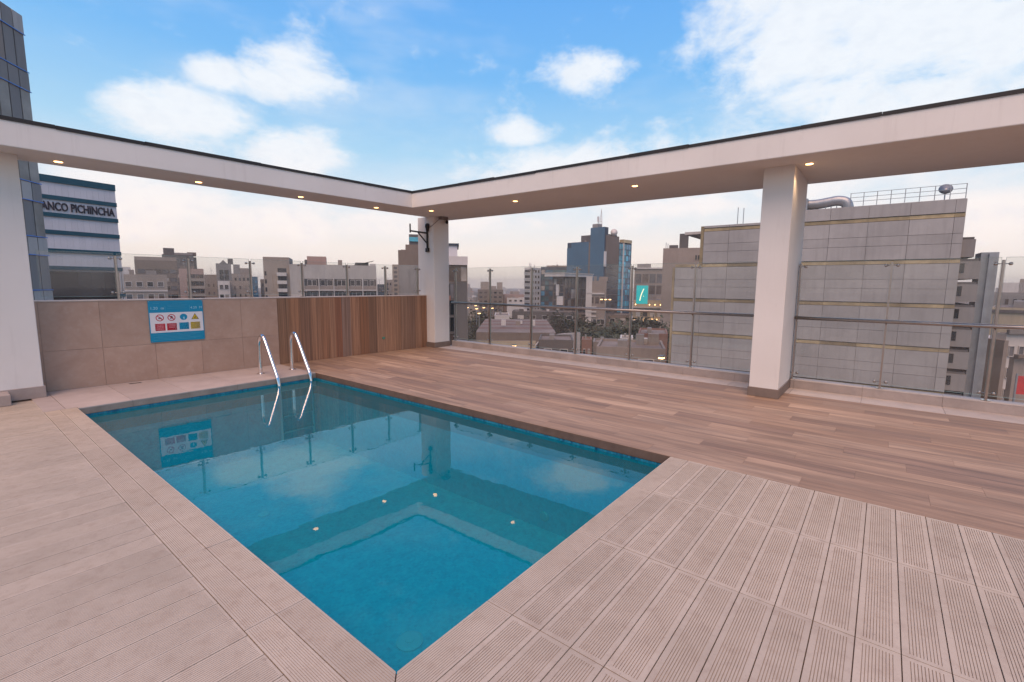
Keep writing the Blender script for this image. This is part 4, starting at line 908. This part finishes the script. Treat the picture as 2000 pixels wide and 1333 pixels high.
p2 = hit(1267, 560, 140); sw_ = (Vector(p2.xy)-Vector(sc_.xy)).length; sh_ = hit(1244, 558, 140).z-scr.location.z
bpart('panel', MB().box(0, sw_, 0, .4, 0, sh_), tealscreen, scr, .03, 1)
bs = MB(); yy = -.03
for q in range(10):
    t0, t1 = q/10, (q+1)/10; f_ = lambda s_: (sw_*(.30+.32*s_ - .05*sin(s_*PI)), sh_*(.18+.64*s_)); (xa, za), (xb, zb) = f_(t0), f_(t1)
    bs.quad((xa-sw_*.045, yy, za), (xa+sw_*.045, yy, za), (xb+sw_*.045, yy, zb), (xb-sw_*.045, yy, zb))
part('stroke', bs, screenmark, scr); part('dot', MB().tube([(sw_*.62, yy, sh_*.42), (sw_*.62, yy-.02, sh_*.42)], sw_*.035, 10), screenmark, scr)
for z in (-5, -12): part('leg', MB().box(sw_*.4, sw_*.6, .41, 8, z*.1+sh_*.4, z*.1+sh_*.5), metalg, scr)
b = Bld('beige_tower', 'blank beige tower with rooftop tanks left of the panel building', (1294, 520), 140, None, None, (1368, 520), (1295, 489), w_taupe, wl=12.0)
b.tank(b.wr*.42, 2, b.wr*.24, 5, 4.6, w_dgrey); b.tank(b.wr*.15, 2, b.wr*.24, 5, 1.5, w_dgrey); b.grid('R', .84, .98, b.top-9, b.top-.8, 2, 3, .7, .5, w_taupe, [g_dark]); b.parapet(.5)
for k, u in enumerate((.06, .11)): b.box('aerial', b.wr*u, b.wr*u+.15, 1, 1.15, b.top, b.top+2.2-.4*k, metalg)

# --- right edge, beyond the panel building
b = Bld('cream_block', 'cream block with arched roof at the right edge of the view', (1938, 600), 95, None, None, (2060, 600), (1990, 602), w_cream, wl=10.0)
b.box('roof_arch', 2, 14, 1, 8, b.top, b.top+.9, w_grey); b.slab('R', 0, 1, b.top-.7, b.top-.3, w_dgrey, 'dark_line', .2)
b = Bld('far_flats', 'hazy grey flats on the skyline at the right edge', (1925, 585), 150, None, None, (2080, 585), (1960, 572), w_grey, wl=12.0); b.grid('R', .02, .98, b.top-9, b.top-.6, 9, 3, .5, .5, w_grey, [g_dark, g_brown]); b.tank(b.wr*.2, 1, 8, 5, 2.2, w_white); b.tank(b.wr*.42, 1, 6, 5, 3.0, w_beige); b.tank(b.wr*.65, 1, 7, 5, 1.6, w_taupe)
b = Bld('white_house', 'white house with square windows at the right edge below the cream block', (1960, 700), 62, -58, (1940, 700), (2080, 700), (1962, 652), w_white)
b.box('tan_wall', -.35, -.01, -.3, 7, GZ, b.top-.6, w_taupe); b.grid('R', .02, .5, b.top-6.6, b.top-.6, 3, 3, .55, .5, w_white, [g_grey, g_dark]); b.slab('R', -.01, 1, b.top, b.top+.4, w_grey, 'roof_edge', .3)
b = Bld('gabled_shed', 'tan gabled shed in front of the white house', (1976, 740), 54, -58, (1966, 740), (2080, 740), (1978, 698), w_taupe); b.slab('R', -.02, 1, b.top, b.top+.25, w_brown, 'roof_edge', .4)
rs = thing('red_banner', 'red shop banner at the right edge of the view', 'banner', hit(1984, 770, 50), R(-75)); part('cloth', MB().box(0, 2.2, 0, .08, 0, 1.35), redm, rs); part('pole', MB().box(-.1, 0, 0, .1, -22, 1.5), metalg, rs)
part('white_print', text_mesh('CH', .8, w_white), None) if False else None
b = Bld('side_house', 'small white house with one dark window seen past the panel building corner', (1926, 690), 75, None, None, (1948, 690), (1930, 662), w_white, wl=6.0); b.grid('R', .2, .9, b.top-5, b.top-.8, 2, 2, .4, .4, w_white, [g_dark])
ys_ = thing('yellow_sign', 'narrow upright yellow shop sign beside the small white house', 'sign', hit(1921, 728, 68), R(-85)); part('board', MB().box(0, .5, 0, .15, 0, 2.6), yellowm, ys_); part('post', MB().box(.2, .3, .05, .1, -20, 0), metalg, ys_)

# --- low roofs and streets beyond the balustrade
def zd(D, py, px): d = ray(px, py); return EYE.z + d.z/math.hypot(d.x, d.y)*D
b = Bld('market_hall', 'wide low hall with ribbed brown-red roof behind the balustrade', (930, 655), 95, None, None, (1085, 655), (960, 650), w_brown, wl=28.0)
zr = b.top-b.b
for k in range(7): part('roof_panel', MB().quad((0, 4*k, zr+.1+.05*k), (b.wr, 4*k, zr+.1+.05*k), (b.wr, 4*k+3.9, zr+.4+.05*k), (0, 4*k+3.9, zr+.4+.05*k)).quad((0, 4*k, zr), (b.wr, 4*k, zr), (b.wr, 4*k, zr+.1+.05*k), (0, 4*k, zr+.1+.05*k)), (redroof if k % 2 else roofm), b.o)
for u in (.3, .7): b.box('roof_vent', b.wr*u, b.wr*u+1, 8, 9, b.top+.8, b.top+2.0, w_white)
b = Bld('yard_wall', 'long pale yellow yard wall at the foot of the balustrade view', (915, 665), 66, None, None, (1046, 690), (930, 666), w_cream, wl=.5, cat='wall')
cw = thing('curved_wall', 'pale curved concrete wall sweeping below the balustrade', 'wall', hit(1045, 690, 62)); pts_ = [hit(px, 600, D_) - hit(1045, 690, 62) for px, D_ in ((1038, 58), (1042, 66), (1052, 74), (1066, 81), (1085, 86), (1105, 89), (1135, 91))]
zc1 = zd(80, 662, 1085); zc0 = hit(1045, 690, 62).z; bs = MB()
for p, q in zip(pts_, pts_[1:]): bs.quad((p.x, p.y, GZ-zc0), (q.x, q.y, GZ-zc0), (q.x, q.y, zc1-zc0), (p.x, p.y, zc1-zc0)); n_ = Vector((.35, .45)); bs.quad((p.x, p.y, zc1-zc0), (q.x, q.y, zc1-zc0), (q.x+n_.x, q.y+n_.y, zc1-zc0), (p.x+n_.x, p.y+n_.y, zc1-zc0)); bs.quad((q.x+n_.x, q.y+n_.y, GZ-zc0), (p.x+n_.x, p.y+n_.y, GZ-zc0), (p.x+n_.x, p.y+n_.y, zc1-zc0), (q.x+n_.x, q.y+n_.y, zc1-zc0))
part('concrete_band', bs, pale, cw)
lows = [('flat_roof_house', 'flat-roofed tan house at the bottom of the balustrade view', 1165, 1300, 682, 60, w_taupe, 9), ('red_brick_house', 'red brick house below the shopping front', 1246, 1304, 655, 78, w_brick, 10), ('white_shed', 'white boxy shed left of the red brick house', 1211, 1236, 664, 82, w_white, 5), ('dark_yard_roof', 'dark roof inside the curved wall', 1052, 1120, 668, 72, w_dgrey, 8), ('container', 'small red container behind the balustrade post', 1136, 1156, 668, 70, w_brick, 4), ('grey_hut', 'small grey hut beside the red container', 1158, 1205, 672, 74, w_grey, 5), ('sawtooth_shed', 'pale shed with clutter left of the market hall street', 966, 995, 618, 150, w_white, 14), ('white_terrace', 'white terrace houses in the distance left of the striped apartment', 990, 1024, 583, 330, w_white, 12), ('low_terrace', 'low beige terrace under the distant brown block', 915, 935, 590, 300, w_beige, 12), ('parking_deck', 'long low dark parking deck in front of the brown glazed building', 1000, 1130, 610, 165, w_dgrey, 10), ('parking_ramp', 'grey deck behind the street lamps', 1120, 1232, 615, 172, w_brown, 8)]
for nm, lab, xa, xb, yt, D_, m_, dep in lows:
    b = Bld(nm, lab, (xa, yt+5), D_, None, None, (xb, yt+5), (xa+2, yt), m_, wl=float(dep))
    b.parapet(.35); n_ = max(2, int(b.wr/4)); b.grid('R', .04, .96, b.top-2.8, b.top-.6, n_, 1, .5, .6, w_white if m_ is not w_white else w_grey, [g_dark, g_brown]); b.tank(b.wr*.3, dep*.3, b.wr*.15, dep*.2, .9, w_grey)

# streets
def road(name, a, c, wd):
    A, C_ = Vector(a), Vector(c); d = (C_-A).normalized(); n = Vector((-d.y, d.x))*wd/2; z = GZ+.02
    o = struct(part(name, MB().quad((*(A-n), z), (*(C_-n), z), (*(C_+n), z), (*(A+n), z)), asphalt)); k = 0; L = (C_-A).length; mk = MB()
    while k < L: p = A+d*k; q = A+d*min(k+3, L); m = Vector((-d.y, d.x))*.08; mk.quad((*(p-m), z+.02), (*(q-m), z+.02), (*(q+m), z+.02), (*(p+m), z+.02)); k += 8
    part('lane_marking', mk, w_white, o); return o
c1 = hit(1150, 640, 200); c2 = hit(1215, 660, 120)
road('avenue', (c1.x-150*cos(R(128)), c1.y-150*sin(R(128))), (c1.x+260*cos(R(128)), c1.y+260*sin(R(128))), 18); road('side_street', (c2.x-60, c2.y-60*1.15), (c2.x+500, c2.y+500*1.15), 16); road('lane', (30, -60), (30, 200), 9)

# trees: trunk, limbs and a crown of many small leaf cards
def tree_meshes(seed, h=9.0):
    rd_ = random.Random(seed); b = MB(); b.tube([(0, 0, 0), (.1, .05, h*.25), (.05, .1, h*.5), (0, .0, h*.75)], [.32, .25, .17, .06], 7); cl = []
    for k in range(9):
        a = rd_.uniform(0, 6.28); z = h*rd_.uniform(.35, .62); L = h*rd_.uniform(.18, .34); e = (cos(a)*L, sin(a)*L, z+L*.7); b.tube([(0, .05, z), (e[0]*.5, e[1]*.5, z+L*.45), e], [.10, .06, .02], 5); cl.append((e, h*rd_.uniform(.10, .19)))
    cl += [((rd_.gauss(0, h*.14), rd_.gauss(0, h*.14), h*rd_.uniform(.6, .95)), h*rd_.uniform(.1, .18)) for _ in range(10)]
    lf = MB()
    for c, r in cl:
        for _ in range(80):
            d = Vector((rd_.gauss(0, 1), rd_.gauss(0, 1), rd_.gauss(0, .8))); d = d.normalized()*r*rd_.uniform(.55, 1.1); p = Vector(c)+d; s_ = rd_.uniform(.14, .30)
            a = Vector((rd_.gauss(0, 1), rd_.gauss(0, 1), rd_.gauss(0, .6))).normalized(); q = a.orthogonal().normalized(); lf.quad(p-a*s_, p+q*s_*.5, p+a*s_, p-q*s_*.5)
    return b.mesh('trunk', [trunkm], True), lf.mesh('crown', [leafm])
TM = [tree_meshes(s_) for s_ in (1, 2, 3)]
tsp = [(940, 620, 190), (958, 625, 175), (1010, 622, 185), (1022, 640, 150), (1075, 628, 175), (1098, 632, 160), (1120, 634, 155), (1138, 640, 150), (1165, 648, 135), (1178, 650, 128), (1192, 655, 120), (1205, 652, 126), (1222, 650, 124), (1150, 632, 185), (1172, 628, 200), (1196, 632, 190), (1245, 655, 118), (1268, 652, 120), (1288, 655, 118), (1300, 650, 122), (925, 640, 150), (1226, 632, 180), (1110, 622, 210), (985, 640, 130)]
tsp.sort()
ORD = ['leftmost', 'second from the left', 'third from the left', 'fourth from the left', 'fifth from the left', 'sixth from the left', 'seventh from the left', 'eighth from the left']
seen = {}
def tree_label(px):
    z_ = 'beside the ribbed market hall' if px < 1000 else 'in front of the parking deck' if px < 1128 else 'below the blue tower' if px < 1200 else 'near the white street lamp' if px < 1240 else 'before the lit shopping front'
    seen[z_] = seen.get(z_, -1)+1; return ORD[seen[z_]]+' of the dark street trees '+z_
for i, (px, py, D_) in enumerate(tsp):
    c = hit(px, 600, D_); sc = (hit(px, py-8, D_).z-GZ)/9.0*random.uniform(.9, 1.1); o = thing('street_tree', tree_label(px), 'tree', (c.x, c.y, GZ), random.uniform(0, 6), 'trees in the streets beyond the balustrade'); o.scale = (sc, sc, sc) if sc > .3 else (.6,)*3
    tm_, cm_ = TM[i % 3]; put('trunk', tm_, o); put('crown', cm_, o)
# street lamps
def lamppost(px, ptop, D_, label, n=3, m=warm):
    c = hit(px, ptop, D_); h = c.z-GZ; t = thing('street_lamp', label, 'street lamp', (c.x, c.y, GZ)); part('pole', MB().tube([(0, 0, 0), (0, 0, h)], [.22, .12], 8), metalg, t)
    dv = Vector((CR.x, CR.y)).normalized()
    for k in range(n):
        o_ = dv*((k-(n-1)/2)*1.4); hd = part('lamp_head', MB().box(o_.x-.4, o_.x+.4, o_.y-.3, o_.y+.3, h, h+.22), metalg, t); part('lens', MB().box(o_.x-.36, o_.x+.36, o_.y-.26, o_.y+.26, h-.18, h-.001), m, hd)
lamppost(1183, 585, 160, 'tall street mast with three lit orange lamps below the blue tower')
lamppost(1214, 635, 130, 'thin street lamp post with a white lamp left of the shopping front', 1, whitelamp)
for i, (px, py, D_) in enumerate(((913, 601, 170), (929, 597, 190), (931, 603, 165), (945, 601, 180), (962, 602, 176), (936, 612, 140), (1005, 675, 66), (1292, 698, 58))):
    lab = ['small lit street lamp nearest the dark tower', 'small lit street lamp, highest of the cluster beside the dark tower', 'small lit street lamp below the highest of the cluster', 'small lit street lamp left of a balustrade post', 'small lit street lamp right of a balustrade post', 'lowest lit street lamp of the cluster beside the dark tower', 'lit lamp in front of the pale yellow yard wall', 'bright orange lamp on the tan flat roof at the foot of the panel building'][i]
    lamppost(px, py, D_, lab, 1)
# cars
def car_proto(m, name):
    prof = [(-2.1, .35), (-2.15, .75), (-1.9, .95), (-1.1, 1.02), (-.6, 1.45), (.8, 1.48), (1.5, 1.0), (2.05, .85), (2.15, .4)]
    b = MB(); n = len(prof)
    for y0, y1 in ((-.85, .85),): 
        i = len(b.v); b.v += [(x, y0*(1 if z < 1.1 else .82), z) for x, z in prof]+[(x, y1*(1 if z < 1.1 else .82), z) for x, z in prof]
        b.f.append(tuple(i+k for k in range(n))); b.f.append(tuple(i+n+k for k in range(n-1, -1, -1))); b.mi += [0, 0]
        for k in range(n): b.f.append((i+k, i+n+k, i+n+(k+1) % n, i+(k+1) % n)); b.mi.append(0)
    wh = MB().tube([(0, -.1, 0), (0, .1, 0)], .33, 12); 
    return b.mesh('body', [m]), wh.mesh('wheel', [blackm]), MB().box(0, .08, -.2, .2, -.08, .08).mesh('headlight', [whitelamp]), MB().box(-.08, 0, -.2, .2, -.07, .07).mesh('tail_light', [redlamp]), MB().quad((.82, -.68, 1.44), (.82, .68, 1.44), (1.47, .82, 1.04), (1.47, -.82, 1.04)).mesh('windscreen', [g_black])
CPs = [car_proto(m, 'c') for m in (w_white, w_dgrey, redm)]
k = 0
def car_label(px, k):
    z_ = 'near the market hall' if px < 1100 else 'below the tall lamp mast' if px < 1200 else 'before the shopping front'; n_ = ['white', 'dark', 'red'][k % 3]
    key = z_+n_; seen[key] = seen.get(key, -1)+1; return ['small %s car with lights on in the street %s', 'second lit small %s car in the street %s', 'rightmost lit small %s car in the street %s'][seen[key]] % (n_, z_)
for px, py, D_, rz in sorted(((1150, 650, 175, -52), (1155, 652, 165, -52), (1160, 655, 150, -52), (1040, 632, 200, -52), (1058, 636, 190, 128), (1216, 640, 175, 230), (1212, 645, 165, 230), (1130, 645, 185, 128), (1168, 660, 140, -52), (1020, 630, 215, -52), (1225, 652, 150, 230), (1140, 655, 160, 128))):
    c = hit(px, py, D_); d = ray(px, py); tt = (GZ-EYE.z)/d.z; g = EYE+d*tt; o = thing('car', car_label(px, k), 'car', (g.x, g.y, GZ+.04), R(rz), 'cars in the streets beyond the balustrade')
    bd, wh, hd, tl, ws = CPs[k % 3]; k += 1; put('body', bd, o); put('windscreen', ws, o, (.02, 0, .02))
    for sx in (-1.35, 1.35):
        for sy in (-.8, .8): put('wheel', wh, o, (sx, sy, .33))
    for sy in (-.6, .6): put('headlight', hd, o, (2.13, sy, .65)); put('tail_light', tl, o, (-2.14, sy, .75))
# distant low city, one mass
rc_ = random.Random(5); mb = MB()
for k in range(1500):
    a = R(rc_.uniform(-62, 140)); D_ = 330*math.exp(rc_.uniform(0, 2.1)); c = Vector((cos(a)*D_, sin(a)*D_)); wd = rc_.uniform(7, 22); dp = rc_.uniform(7, 22); h = rc_.choice((5, 7, 8, 10, 12, 14, 18, 22))*rc_.uniform(.8, 1.25)
    if rc_.random() < .06: h *= 1.6
    th = rc_.uniform(0, 1.57); q = [(c.x+cos(th)*x-sin(th)*y, c.y+sin(th)*x+cos(th)*y) for x, y in ((0, 0), (wd, 0), (wd, dp), (0, dp))]
    m_ = rc_.randrange(5); mb.prism(q, GZ, GZ+h, m_)
    if rc_.random() < .5: q2 = [(c.x+cos(th)*x-sin(th)*y, c.y+sin(th)*x+cos(th)*y) for x, y in ((wd*.2, dp*.2), (wd*.5, dp*.2), (wd*.5, dp*.5), (wd*.2, dp*.5))]; mb.prism(q2, GZ+h, GZ+h+rc_.uniform(1.5, 3), (m_+1) % 5)
dc = struct(part('distant_city', mb, [w_beige, w_white, w_taupe, w_grey, w_pink]), 'stuff', 'low hazy mass of distant city houses to the horizon')
dc['category'] = 'city'

# --- evening air
hm, ht = mat('haze'); pv = node(ht, 'ShaderNodeVolumePrincipled'); pv.inputs['Color'].default_value = (1, .90, .84, 1); pv.inputs['Density'].default_value = .0003; pv.inputs['Anisotropy'].default_value = 0
ho = node(ht, 'ShaderNodeOutputMaterial'); ht.links.new(pv.outputs[0], ho.inputs['Volume'])
struct(part('haze', MB().box(-3100, 3100, -3100, 3100, GZ-1, 36), hm), 'stuff', 'pale evening haze over the city')
